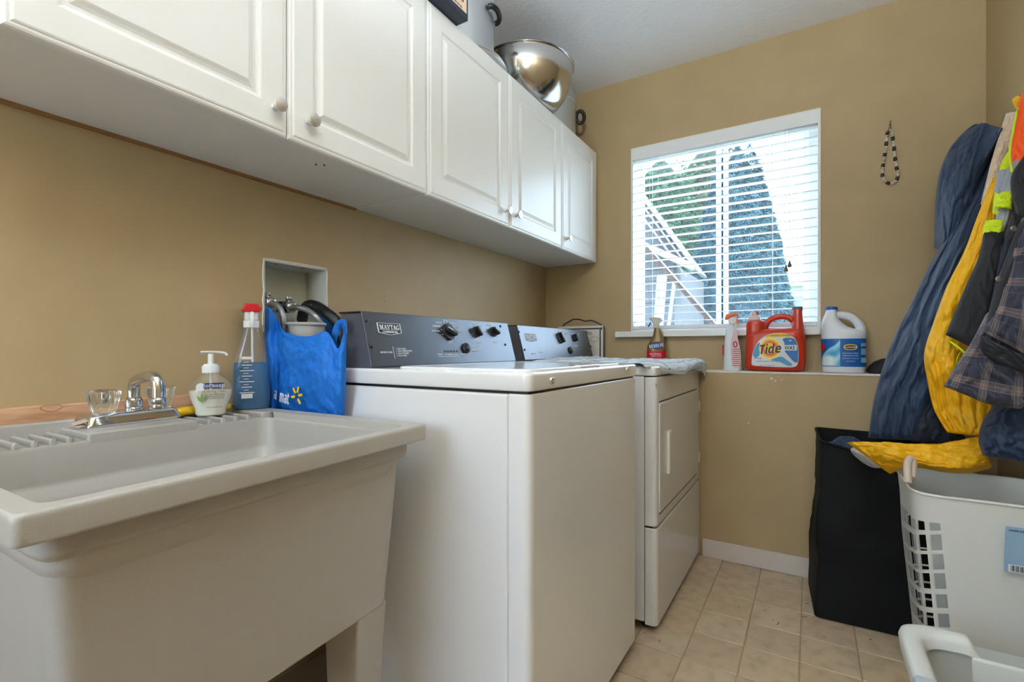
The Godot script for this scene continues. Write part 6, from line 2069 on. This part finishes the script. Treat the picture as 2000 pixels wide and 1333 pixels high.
	var bands := [
		["lime_panel", M.lime, [[Vector3(1.861, 1.583, 0.378), Vector3(1.87, 1.589, 0.3837), Vector3(1.883, 1.591, 0.3878)],
		[Vector3(1.844, 1.548, 0.4), Vector3(1.852, 1.548, 0.4126), Vector3(1.864, 1.548, 0.4168)],
		[Vector3(1.833, 1.516, 0.4186), Vector3(1.841, 1.514, 0.4312), Vector3(1.856, 1.507, 0.4338)]]],
		["reflective_band", M.reflective, [[Vector3(1.833, 1.522, 0.4205), Vector3(1.842, 1.518, 0.4365), Vector3(1.862, 1.514, 0.436)],
		[Vector3(1.823, 1.482, 0.4336), Vector3(1.833, 1.473, 0.4515), Vector3(1.853, 1.462, 0.453)],
		[Vector3(1.818, 1.45, 0.4415), Vector3(1.827, 1.438, 0.4607), Vector3(1.846, 1.425, 0.4631)]]],
		["lime_panel", M.lime, [[Vector3(1.819, 1.456, 0.4407), Vector3(1.829, 1.441, 0.4586), Vector3(1.848, 1.427, 0.4657)],
		[Vector3(1.814, 1.419, 0.4532), Vector3(1.822, 1.402, 0.4719), Vector3(1.84, 1.398, 0.4785)],
		[Vector3(1.809, 1.385, 0.4625), Vector3(1.817, 1.374, 0.4811), Vector3(1.835, 1.372, 0.4897)]]],
		["reflective_band", M.reflective, [[Vector3(1.84, 1.511, 0.4609), Vector3(1.861, 1.537, 0.4598), Vector3(1.878, 1.55, 0.4551)],
		[Vector3(1.823, 1.429, 0.4692), Vector3(1.842, 1.447, 0.4716), Vector3(1.857, 1.459, 0.4738)],
		[Vector3(1.809, 1.359, 0.4859), Vector3(1.823, 1.362, 0.4947), Vector3(1.837, 1.367, 0.4977)],
		[Vector3(1.784, 1.305, 0.5068), Vector3(1.802, 1.305, 0.5173), Vector3(1.82, 1.313, 0.518)]]],
		["lime_panel", M.lime, [[Vector3(1.817, 1.435, 0.4892), Vector3(1.83, 1.44, 0.4928), Vector3(1.848, 1.438, 0.4888)],
		[Vector3(1.809, 1.412, 0.4986), Vector3(1.826, 1.412, 0.4999), Vector3(1.843, 1.407, 0.5)],
		[Vector3(1.804, 1.393, 0.5064), Vector3(1.822, 1.387, 0.5097), Vector3(1.84, 1.382, 0.5057)]]],
		["lime_cuff", M.lime, [[Vector3(1.781, 1.353, 0.5264), Vector3(1.796, 1.352, 0.5345), Vector3(1.818, 1.35, 0.533)],
		[Vector3(1.773, 1.331, 0.537), Vector3(1.79, 1.325, 0.5444), Vector3(1.812, 1.322, 0.5429)],
		[Vector3(1.77, 1.31, 0.5446), Vector3(1.786, 1.3, 0.5528), Vector3(1.806, 1.301, 0.5521)]]],
		["black_sleeve", M.black_cloth, [[Vector3(1.772, 1.32, 0.5498), Vector3(1.789, 1.317, 0.5566), Vector3(1.813, 1.314, 0.5537)],
		[Vector3(1.758, 1.246, 0.5643), Vector3(1.777, 1.241, 0.5816), Vector3(1.808, 1.239, 0.5744)],
		[Vector3(1.724, 1.158, 0.5908), Vector3(1.747, 1.151, 0.6116), Vector3(1.783, 1.138, 0.6076)],
		[Vector3(1.695, 1.081, 0.6141), Vector3(1.723, 1.071, 0.6357), Vector3(1.764, 1.053, 0.6307)],
		[Vector3(1.673, 1.02, 0.6336), Vector3(1.7, 0.9997, 0.6583), Vector3(1.741, 0.9689, 0.6567)]]]]
	for k in bands.size():
		st = mb()
		cloth(st, bands[k][2], back, 0.012 if k < 6 else 0.03, 24, 40, 0.002, 2.0, 0.003, 9.0, Vector2.ONE, k * 2.7)
		part(bands[k][0], st, bands[k][1], hv)
	st = mb()
	cloth(st, [[Vector3(1.795, 1.265, 0.6118), Vector3(1.807, 1.275, 0.6099), Vector3(1.823, 1.281, 0.606)],
		[Vector3(1.778, 1.171, 0.6281), Vector3(1.79, 1.17, 0.6297), Vector3(1.809, 1.169, 0.6229)],
		[Vector3(1.763, 1.08, 0.6429), Vector3(1.777, 1.077, 0.6424), Vector3(1.795, 1.072, 0.6412)],
		[Vector3(1.757, 1.024, 0.6526), Vector3(1.771, 1.017, 0.6535), Vector3(1.787, 1.01, 0.6516)]], back, 0.02, 20, 36, 0.004, 2.0, 0.004, 9.0, Vector2.ONE, 31.0)
	part("front_panel", st, M.navy_dark, hv, "dark navy front panel")
	st = mb()
	tube(st, along([Vector3(1.682, 1, 0.6374), Vector3(1.7, 0.98, 0.657), Vector3(1.721, 0.9508, 0.663)], 12), 0.0026, 8)
	part("lime_hem", st, M.lime, hv)
	# orange vest over it
	var ov := thing("orange_vest", "bright orange safety garment hanging highest, its edge cut by the frame", "vest", Vector3.ZERO)
	st = mb()
	cloth(st, [[Vector3(1.892, 1.756, 0.3937), Vector3(1.917, 1.763, 0.3902), Vector3(1.919, 1.757, 0.4011)],
		[Vector3(1.877, 1.696, 0.4087), Vector3(1.907, 1.697, 0.4082), Vector3(1.915, 1.692, 0.4152)],
		[Vector3(1.863, 1.623, 0.429), Vector3(1.895, 1.622, 0.4333), Vector3(1.909, 1.617, 0.4364)],
		[Vector3(1.852, 1.558, 0.4477), Vector3(1.878, 1.55, 0.4551), Vector3(1.905, 1.546, 0.4505)],
		[Vector3(1.851, 1.5, 0.4661), Vector3(1.868, 1.502, 0.473), Vector3(1.899, 1.498, 0.4662)]], back, 0.03, 24, 36, 0.003, 2.0, 0.003, 8.0, Vector2.ONE, 12.0)
	part("body", st, M.orange_cloth, ov)
	st = mb()
	cloth(st, [[Vector3(1.868, 1.73, 0.4382), Vector3(1.872, 1.727, 0.4392), Vector3(1.877, 1.723, 0.4381)],
		[Vector3(1.856, 1.715, 0.4453), Vector3(1.861, 1.709, 0.4455), Vector3(1.87, 1.702, 0.4428)],
		[Vector3(1.866, 1.691, 0.439), Vector3(1.869, 1.688, 0.4408), Vector3(1.873, 1.686, 0.4404)]], back, 0.006, 14, 14, 0.0, 2.0, 0.001, 8.0)
	part("yellow_tab", st, mat(rgb(246, 190, 40), 0.6), ov, "yellow edged flap")
	st = mb()
	tube(st, along([Vector3(1.873, 1.692, 0.4235), Vector3(1.857, 1.615, 0.4445), Vector3(1.847, 1.555, 0.4599), Vector3(1.847, 1.494, 0.478)], 20), 0.0028, 8)
	part("piping", st, M.lime, ov)
	# plaid shirt jacket
	var img := Image.create(256, 256, false, Image.FORMAT_RGB8)
	for yy in 256:
		for xx in 256:
			var c := rgb(40, 43, 62)
			var w := 0.0
			var r := 0.0
			for v in [xx, yy]:
				var q: int = v % 128
				if q > 36 and q < 60:
					r += 0.42
				if q == 33 or q == 34 or q == 62 or q == 63 or q == 48:
					w += 0.6
				if q > 92 and q < 96:
					w += 0.16
			c = c.lerp(rgb(142, 108, 92), minf(r, 0.8)).lerp(rgb(206, 196, 186), minf(w, 0.7))
			if (xx + yy) % 4 < 2:
				c = c.darkened(0.06)
			img.set_pixel(xx, yy, c)
	var plaid := mat(Color.WHITE, 0.85)
	plaid.albedo_texture = ImageTexture.create_from_image(img)
	plaid.rim_enabled = true
	plaid.rim = 0.6
	var pf := thing("plaid_shirt", "navy and brown plaid flannel work shirt hanging in front of the dark jackets", "shirt", Vector3.ZERO)
	st = mb()
	cloth(st, [[Vector3(1.744, 1.071, 0.6895), Vector3(1.762, 1.09, 0.6966), Vector3(1.783, 1.088, 0.7067), Vector3(1.819, 1.081, 0.6966), Vector3(1.834, 1.073, 0.6991)],
		[Vector3(1.711, 0.9989, 0.716), Vector3(1.734, 0.9985, 0.731), Vector3(1.765, 0.9956, 0.7357), Vector3(1.808, 0.9826, 0.7211), Vector3(1.828, 0.9697, 0.7203)],
		[Vector3(1.673, 0.9314, 0.7413), Vector3(1.702, 0.9247, 0.759), Vector3(1.742, 0.9179, 0.7616), Vector3(1.795, 0.9056, 0.7404), Vector3(1.824, 0.8998, 0.7344)],
		[Vector3(1.647, 0.8804, 0.7607), Vector3(1.685, 0.862, 0.7767), Vector3(1.728, 0.8411, 0.7779), Vector3(1.79, 0.8299, 0.7557), Vector3(1.82, 0.8374, 0.7485)]], back, 0.03, 50, 50, 0.008, 2.5, 0.003, 6.0, Vector2(1.6, 1.5), 14.0)
	part("tail", st, plaid, pf)
	st = mb()
	cloth(st, [[Vector3(1.822, 1.325, 0.6595), Vector3(1.834, 1.335, 0.6637), Vector3(1.851, 1.345, 0.6654), Vector3(1.842, 1.349, 0.6823)],
		[Vector3(1.794, 1.248, 0.6943), Vector3(1.809, 1.25, 0.7084), Vector3(1.832, 1.254, 0.7062), Vector3(1.83, 1.252, 0.719)],
		[Vector3(1.771, 1.166, 0.726), Vector3(1.791, 1.162, 0.7431), Vector3(1.818, 1.16, 0.7441), Vector3(1.821, 1.158, 0.7543)],
		[Vector3(1.746, 1.087, 0.7534), Vector3(1.77, 1.078, 0.7733), Vector3(1.802, 1.067, 0.7775), Vector3(1.813, 1.057, 0.7826)],
		[Vector3(1.718, 1.024, 0.7819), Vector3(1.752, 0.9976, 0.7963), Vector3(1.789, 0.9677, 0.7996), Vector3(1.807, 0.9397, 0.8037)]], back, 0.025, 40, 60, 0.006, 2.0, 0.003, 6.0, Vector2(1.2, 2.2), 17.0)
	part("sleeve", st, plaid, pf)
	st = mb()
	cloth(st, [[Vector3(1.714, 1.015, 0.79), Vector3(1.743, 0.9926, 0.796), Vector3(1.789, 0.9626, 0.791), Vector3(1.811, 0.9357, 0.7896)],
		[Vector3(1.714, 0.9878, 0.7724), Vector3(1.746, 0.9672, 0.774), Vector3(1.796, 0.9397, 0.7672), Vector3(1.817, 0.914, 0.7684)],
		[Vector3(1.726, 0.9643, 0.7534), Vector3(1.753, 0.9412, 0.7548), Vector3(1.8, 0.9189, 0.7491), Vector3(1.821, 0.9008, 0.7543)]], back, 0.015, 40, 20, 0.004, 3.0, 0.004, 9.0, Vector2.ONE, 3.0)
	part("lining", st, mat(rgb(52, 56, 62), 0.8), pf, "grey quilted lining")
	st = mb()
	cloth(st, [[Vector3(1.811, 1.306, 0.672), Vector3(1.819, 1.315, 0.6735), Vector3(1.826, 1.322, 0.6749)],
		[Vector3(1.78, 1.223, 0.7067), Vector3(1.788, 1.227, 0.7095), Vector3(1.798, 1.231, 0.7096)],
		[Vector3(1.751, 1.14, 0.7384), Vector3(1.76, 1.139, 0.7418), Vector3(1.771, 1.138, 0.7426)],
		[Vector3(1.724, 1.024, 0.7642), Vector3(1.731, 1.034, 0.7738), Vector3(1.743, 1.044, 0.7712)]], back, 0.012, 16, 50, 0.001, 2.0, 0.002, 9.0, Vector2.ONE, 8.0)
	var pk := part("placket", st, mat(rgb(36, 36, 44), 0.8), pf, "dark front placket")
	for q in [Vector3(1.786, 1.285, 0.7283), Vector3(1.75, 1.155, 0.7644)]:
		st = mb()
		lathe(st, Transform3D(Basis(Vector3(0.85, 0, -0.52), Vector3(-0.52, 0, -0.85) * -1.0, Vector3.UP), q), [Vector2(0, 0), Vector2(0.0075, 0), Vector2(0.0075, 0.002), Vector2(0.005, 0.004), Vector2(0, 0.0042)], 18)
		part("snap_button", st, mat(rgb(130, 124, 118), 0.3, 0.6), pk)
	# dark collar of another jacket above the shirt
	var dj := thing("dark_jacket", "black jacket with stand collar hanging between the orange vest and the plaid shirt", "jacket", Vector3.ZERO)
	st = mb()
	cloth(st, [[Vector3(1.866, 1.534, 0.5096), Vector3(1.89, 1.544, 0.5063), Vector3(1.888, 1.547, 0.5197)],
		[Vector3(1.836, 1.479, 0.5278), Vector3(1.858, 1.485, 0.5321), Vector3(1.881, 1.488, 0.5297)],
		[Vector3(1.83, 1.426, 0.5432), Vector3(1.852, 1.42, 0.5531), Vector3(1.875, 1.419, 0.5509)],
		[Vector3(1.835, 1.367, 0.558), Vector3(1.855, 1.36, 0.5634), Vector3(1.871, 1.357, 0.565)],
		[Vector3(1.828, 1.323, 0.5679), Vector3(1.845, 1.304, 0.5811), Vector3(1.867, 1.295, 0.5791)]], back, 0.03, 24, 36, 0.003, 2.0, 0.004, 8.0, Vector2.ONE, 21.0)
	part("collar", st, M.black_cloth, dj)
	st = mb()
	cloth(st, [[Vector3(1.822, 1.363, 0.5833), Vector3(1.843, 1.346, 0.5825), Vector3(1.863, 1.342, 0.5876)],
		[Vector3(1.801, 1.278, 0.6019), Vector3(1.823, 1.267, 0.606), Vector3(1.859, 1.257, 0.6018)],
		[Vector3(1.785, 1.179, 0.6176), Vector3(1.808, 1.169, 0.6271), Vector3(1.855, 1.16, 0.6159)],
		[Vector3(1.766, 1.066, 0.6354), Vector3(1.795, 1.058, 0.6412), Vector3(1.851, 1.05, 0.63)]], back, 0.03, 24, 40, 0.004, 2.0, 0.004, 8.0, Vector2.ONE, 23.0)
	part("body", st, M.black_cloth, dj)
	# lowest: sleeve end of a dark blue jacket
	var lj := thing("blue_jacket", "dark blue jacket hem hanging below the plaid shirt at the picture edge", "jacket", Vector3.ZERO)
	st = mb()
	cloth(st, [[Vector3(1.78, 0.8285, 0.6151), Vector3(1.801, 0.8319, 0.6376), Vector3(1.834, 0.8341, 0.6405), Vector3(1.852, 0.8352, 0.6413)],
		[Vector3(1.75, 0.7787, 0.6395), Vector3(1.775, 0.7847, 0.6711), Vector3(1.817, 0.7824, 0.6686), Vector3(1.846, 0.784, 0.6625)],
		[Vector3(1.739, 0.7293, 0.6521), Vector3(1.765, 0.7315, 0.6829), Vector3(1.811, 0.7277, 0.6804), Vector3(1.843, 0.7258, 0.6724)],
		[Vector3(1.747, 0.6886, 0.6531), Vector3(1.768, 0.6882, 0.6808), Vector3(1.811, 0.6826, 0.6804), Vector3(1.843, 0.677, 0.6724)]], back, 0.05, 40, 36, 0.007, 2.5, 0.006, 7.0, Vector2.ONE, 25.0)
	part("hem", st, M.navy, lj)


# ---------------------------------------------------------------- hamper and baskets
func hampers() -> void:
	var hm := thing("laundry_hamper", "tall collapsible black fabric laundry hamper below the coats", "hamper", Vector3.ZERO)
	var lo := [Vector3(1.70, 0.004, 0.345), Vector3(1.68, 0.004, 0.062), Vector3(1.338, 0.004, 0.062), Vector3(1.360, 0.004, 0.352)]
	var hi := [Vector3(1.70, 0.565, 0.335), Vector3(1.69, 0.645, 0.060), Vector3(1.365, 0.652, 0.066), Vector3(1.378, 0.638, 0.312)]
	var loops := []
	for i in 25:
		var f := i / 24.0
		var c := []
		for k in 4:
			c.append((lo[k] as Vector3).lerp(hi[k], f))
		var l := rounded(c, 0.015, 3)
		var fine := PackedVector3Array()
		for k in l.size():
			for q in 6:
				fine.append(l[k].lerp(l[(k + 1) % l.size()], q / 6.0))
		var mid := Vector3(1.53, 0, 0.2)
		for k in fine.size():
			var out := (fine[k] - mid) * Vector3(1, 0, 1)
			var sag := sin(f * PI) * noise.get_noise_3d(fine[k].x * 5.0, fine[k].y * 3.2, fine[k].z * 5.0) * 0.03
			fine[k] += out.normalized() * (sag + noise.get_noise_3d(fine[k].x * 14.0, fine[k].y * 8.0, fine[k].z * 14.0) * 0.008 * sin(f * PI))
		loops.append(fine)
	var st := mb()
	grid(st, loops, true, true)
	disc(st, loops[0], Vector3.DOWN)
	var inner := []
	for i in 25:
		var l: PackedVector3Array = loops[24 - i].duplicate()
		for k in l.size():
			l[k] = l[k].lerp(Vector3(1.53, l[k].y, 0.2), 0.025)
		inner.append(l)
	grid(st, inner, true, true)
	part("body", st, M.hamper, hm)
	st = mb()
	var rimp := []
	for p in loops[24]:
		rimp.append(p)
	rimp.append(loops[24][0])
	tube(st, rimp, 0.0055, 8, false)
	part("rim", st, M.hamper, hm)
	# washing inside the hamper
	st = mb()
	cloth(st, [[Vector3(1.39, 0.60, 0.09), Vector3(1.5, 0.61, 0.09), Vector3(1.67, 0.58, 0.09)], [Vector3(1.39, 0.605, 0.2), Vector3(1.5, 0.63, 0.2), Vector3(1.67, 0.57, 0.2)], [Vector3(1.40, 0.60, 0.30), Vector3(1.5, 0.585, 0.31), Vector3(1.67, 0.55, 0.32)]], Vector3.DOWN, 0.05, 30, 24, 0.006, 2.0, 0.012, 9.0)
	tag(part("navy_cloth", st, M.navy, self), "crumpled navy washing lying inside the black hamper", "clothing")
	st = mb()
	cloth(st, [[Vector3(1.496, 0.6257, 0.2492), Vector3(1.516, 0.6241, 0.2723), Vector3(1.536, 0.6172, 0.2835), Vector3(1.562, 0.6032, 0.2913)],
		[Vector3(1.467, 0.6347, 0.3845), Vector3(1.484, 0.6338, 0.4091), Vector3(1.505, 0.6275, 0.42), Vector3(1.535, 0.6147, 0.4249)],
		[Vector3(1.469, 0.6225, 0.3948), Vector3(1.488, 0.615, 0.4186), Vector3(1.51, 0.6056, 0.4287), Vector3(1.54, 0.6, 0.4338)],
		[Vector3(1.481, 0.6095, 0.3935), Vector3(1.497, 0.5976, 0.4131), Vector3(1.522, 0.585, 0.4215), Vector3(1.546, 0.5865, 0.4303)]], Vector3(0, -0.6, -0.8), 0.01, 24, 14, 0.002, 3.0, 0.003, 14.0)
	tag(part("white_cloth", st, mat(rgb(170, 168, 164), 0.9), self), "bit of grey-white washing showing at the hamper rim under the yellow sleeve", "clothing")
	# tall white basket with lattice ends
	var tb := thing("tall_basket", "tall white plastic laundry basket with lattice end and blue sticker, behind the low basket", "laundry basket", Vector3.ZERO)
	var yt := 0.5883
	var x0 := 1.5956
	# rings of points round the basket: the perforated end and corner are finely divided
	var ring := func(f: float, inset: float) -> PackedVector3Array:
		var yy := lerpf(0.02, yt, f)
		var a := lerpf(x0 + 0.038, x0 - 0.010, f) + inset
		var zf := lerpf(0.715, 0.755, f) - inset
		var zb := lerpf(0.44, 0.40, f) + inset
		var xb := lerpf(1.86, 1.912, f) - inset
		var fine := rounded([Vector3(xb, yy, zf), Vector3(xb, yy, zb), Vector3(a, yy, zb), Vector3(a, yy, zf)], 0.07, 26)
		var out := PackedVector3Array()
		for k in range(0, 81, 2):
			out.append(fine[k])
		for k in 24:
			out.append(fine[80].lerp(fine[81], (k + 1) / 25.0))
		for k in range(81, 108):
			out.append(fine[k])
		# slant the wall's lines so that the openings lean
		for j in range(40, 92):
			out[j].y -= (88 - j) * 0.0046 * 0.34 * smoothstep(0.03, 0.12, f) * (1.0 - smoothstep(0.80, 0.93, f))
		return out
	var shell := []
	var core := []
	for i in 121:
		shell.append(ring.call(i / 120.0, 0.0))
		core.append(ring.call(i / 120.0, 0.003))
	var hole := func(i, j):
		if i < 10 or i > 104:
			return false
		if j >= 27 and j < 41:
			return (j - 27) % 4 != 0 and fposmod(i / 120.0 * yt, 0.054) / 0.054 > 0.15
		if j < 43 or j > 87:
			return false
		# distance round the corner from the front side
		var d: float = (88 - j) * 0.0046
		var across := fposmod(d, 0.038) / 0.038
		var up := fposmod(i / 120.0 * yt, 0.054) / 0.054
		return across > 0.14 and across < 0.92 and up > 0.15 and up < 0.9
	st = mb()
	grid(st, shell, true, true, Vector2.ZERO, Vector2.ONE, hole)
	grid(st, core, true, false, Vector2.ZERO, Vector2.ONE, hole)
	disc(st, shell[0], Vector3.DOWN)
	part("shell", st, M.basket, tb)
	st = mb()
	var rr := []
	for p in shell[120]:
		rr.append(p)
	rr.append(shell[120][0])
	tube(st, rr, 0.004, 8, false)
	part("rim", st, M.basket, tb)
	# clip-on grip at the left end
	st = mb()
	tube(st, along([Vector3(1.58, 0.6069, 0.7142), Vector3(1.58, 0.6402, 0.6966), Vector3(1.585, 0.6612, 0.6759), Vector3(1.594, 0.6659, 0.6642), Vector3(1.596, 0.6464, 0.6747), Vector3(1.589, 0.6184, 0.7026)], 24), 0.0095, 12, true)
	part("grip", st, M.bone, tb, "beige moulded grip")
	# sticker with barcode on the front
	var sx := Vector3(1.789, 0.4791, 0.757)
	var lf := facing(sx, Vector3(1, 0, 0), Vector3(0, 1, 0.09))
	st = mb()
	rbox(st, lf * Vector3(0.012, 0.0, 0.002), Vector3(0.075, 0.118, 0.0012), 0.0005, 1, lf.basis)
	var sk := part("sticker", st, mat(rgb(150, 182, 208), 0.3), tb, "pale blue sticker")
	st = mb()
	text(st, "LONG PAL", 0.0065, lf * Transform3D(Basis(), Vector3(-0.004, 0.05, 0.003)), true)
	part("lettering", st, mat(rgb(40, 56, 84), 0.5), sk)
	st = mb()
	rbox(st, lf * Vector3(0.004, -0.048, 0.0026), Vector3(0.045, 0.02, 0.001), 0.0004, 1, lf.basis)
	var bp := part("barcode_field", st, M.print, sk)
	st = mb()
	for k in 15:
		rbox(st, lf * Vector3(-0.014 + k * 0.0026, -0.047, 0.0034), Vector3(0.0008 + 0.0006 * ((k * 7) % 3), 0.015, 0.0006), 0.0001, 1, lf.basis)
	var bars := part("barcode", st, M.ink, bp)
	bars.set_meta("kind", "stuff")
	# low white basket in front
	var lb := thing("low_basket", "low white plastic laundry basket with broad rim nearest the viewer, bottom right", "laundry basket", Vector3.ZERO)
	var yr := 0.354
	var ring2 := func(yy: float, inset: float, dip: float) -> PackedVector3Array:
		var l := rounded([Vector3(1.915 - inset, yy, 1.50 - inset), Vector3(1.915 - inset, yy, 1.012 + inset), Vector3(1.522 + inset, yy, 1.012 + inset), Vector3(1.522 + inset, yy, 1.50 - inset)], 0.06, 10)
		return l
	st = mb()
	var lip := []
	for q in [[yr - 0.04, -0.003], [yr - 0.016, -0.006], [yr - 0.005, -0.003], [yr, 0.005], [yr, 0.018], [yr - 0.004, 0.028], [yr - 0.013, 0.034], [yr - 0.03, 0.036]]:
		var l: PackedVector3Array = ring2.call(q[0], q[1], 0.0)
		var o := PackedVector3Array()
		for k in l.size():
			var e: Vector3 = l[(k + 1) % l.size()]
			var m := 40 if (l[k] - e).length() > 0.1 else 1
			for w in m:
				var p := l[k].lerp(e, w / float(m))
				if p.z < 1.1:
					p.y -= 0.026 * smoothstep(1.638, 1.658, p.x) * (1.0 - smoothstep(1.85, 1.87, p.x))
				o.append(p)
		lip.append(o)
	grid(st, lip, true, true)
	part("rim", st, M.basket, lb)
	st = mb()
	var walls := []
	for i in 25:
		var f := i / 24.0
		walls.append(ring2.call(lerpf(0.012, yr - 0.011, f), lerpf(0.075, 0.027, f), 0.0))
	var dense := []
	for l in walls:
		var o := PackedVector3Array()
		for k in l.size():
			var e: Vector3 = l[(k + 1) % l.size()]
			var far: float = (l[k] - e).length()
			var m := 24 if far > 0.1 else 1
			for q in m:
				o.append(l[k].lerp(e, q / float(m)))
		dense.append(o)
	var slots := func(i, j):
		var p: Vector3 = dense[i][j]
		if i < 4 or i > 17:
			return false
		var across: float = p.x if (p.z < 1.09 or p.z > 1.42) else p.z
		return fposmod(across, 0.036) < 0.02 and i % 7 != 3
	grid(st, dense, true, true, Vector2.ZERO, Vector2.ONE, slots)
	grid(st, dense, true, false, Vector2.ZERO, Vector2.ONE, slots)
	disc(st, dense[0], Vector3.UP)
	part("shell", st, M.basket, lb)
	st = mb()
	rbox(st, Vector3(1.535, yr - 0.004, 1.33), Vector3(0.04, 0.02, 0.16), 0.008, 3)
	part("grip", st, M.grip, lb, "blue-grey grip insert")
	st = mb()
	rbox(st, Vector3(1.752, yr - 0.062, 1.046), Vector3(0.22, 0.06, 0.012), 0.005, 3)
	part("hand_hold", st, M.basket, lb)
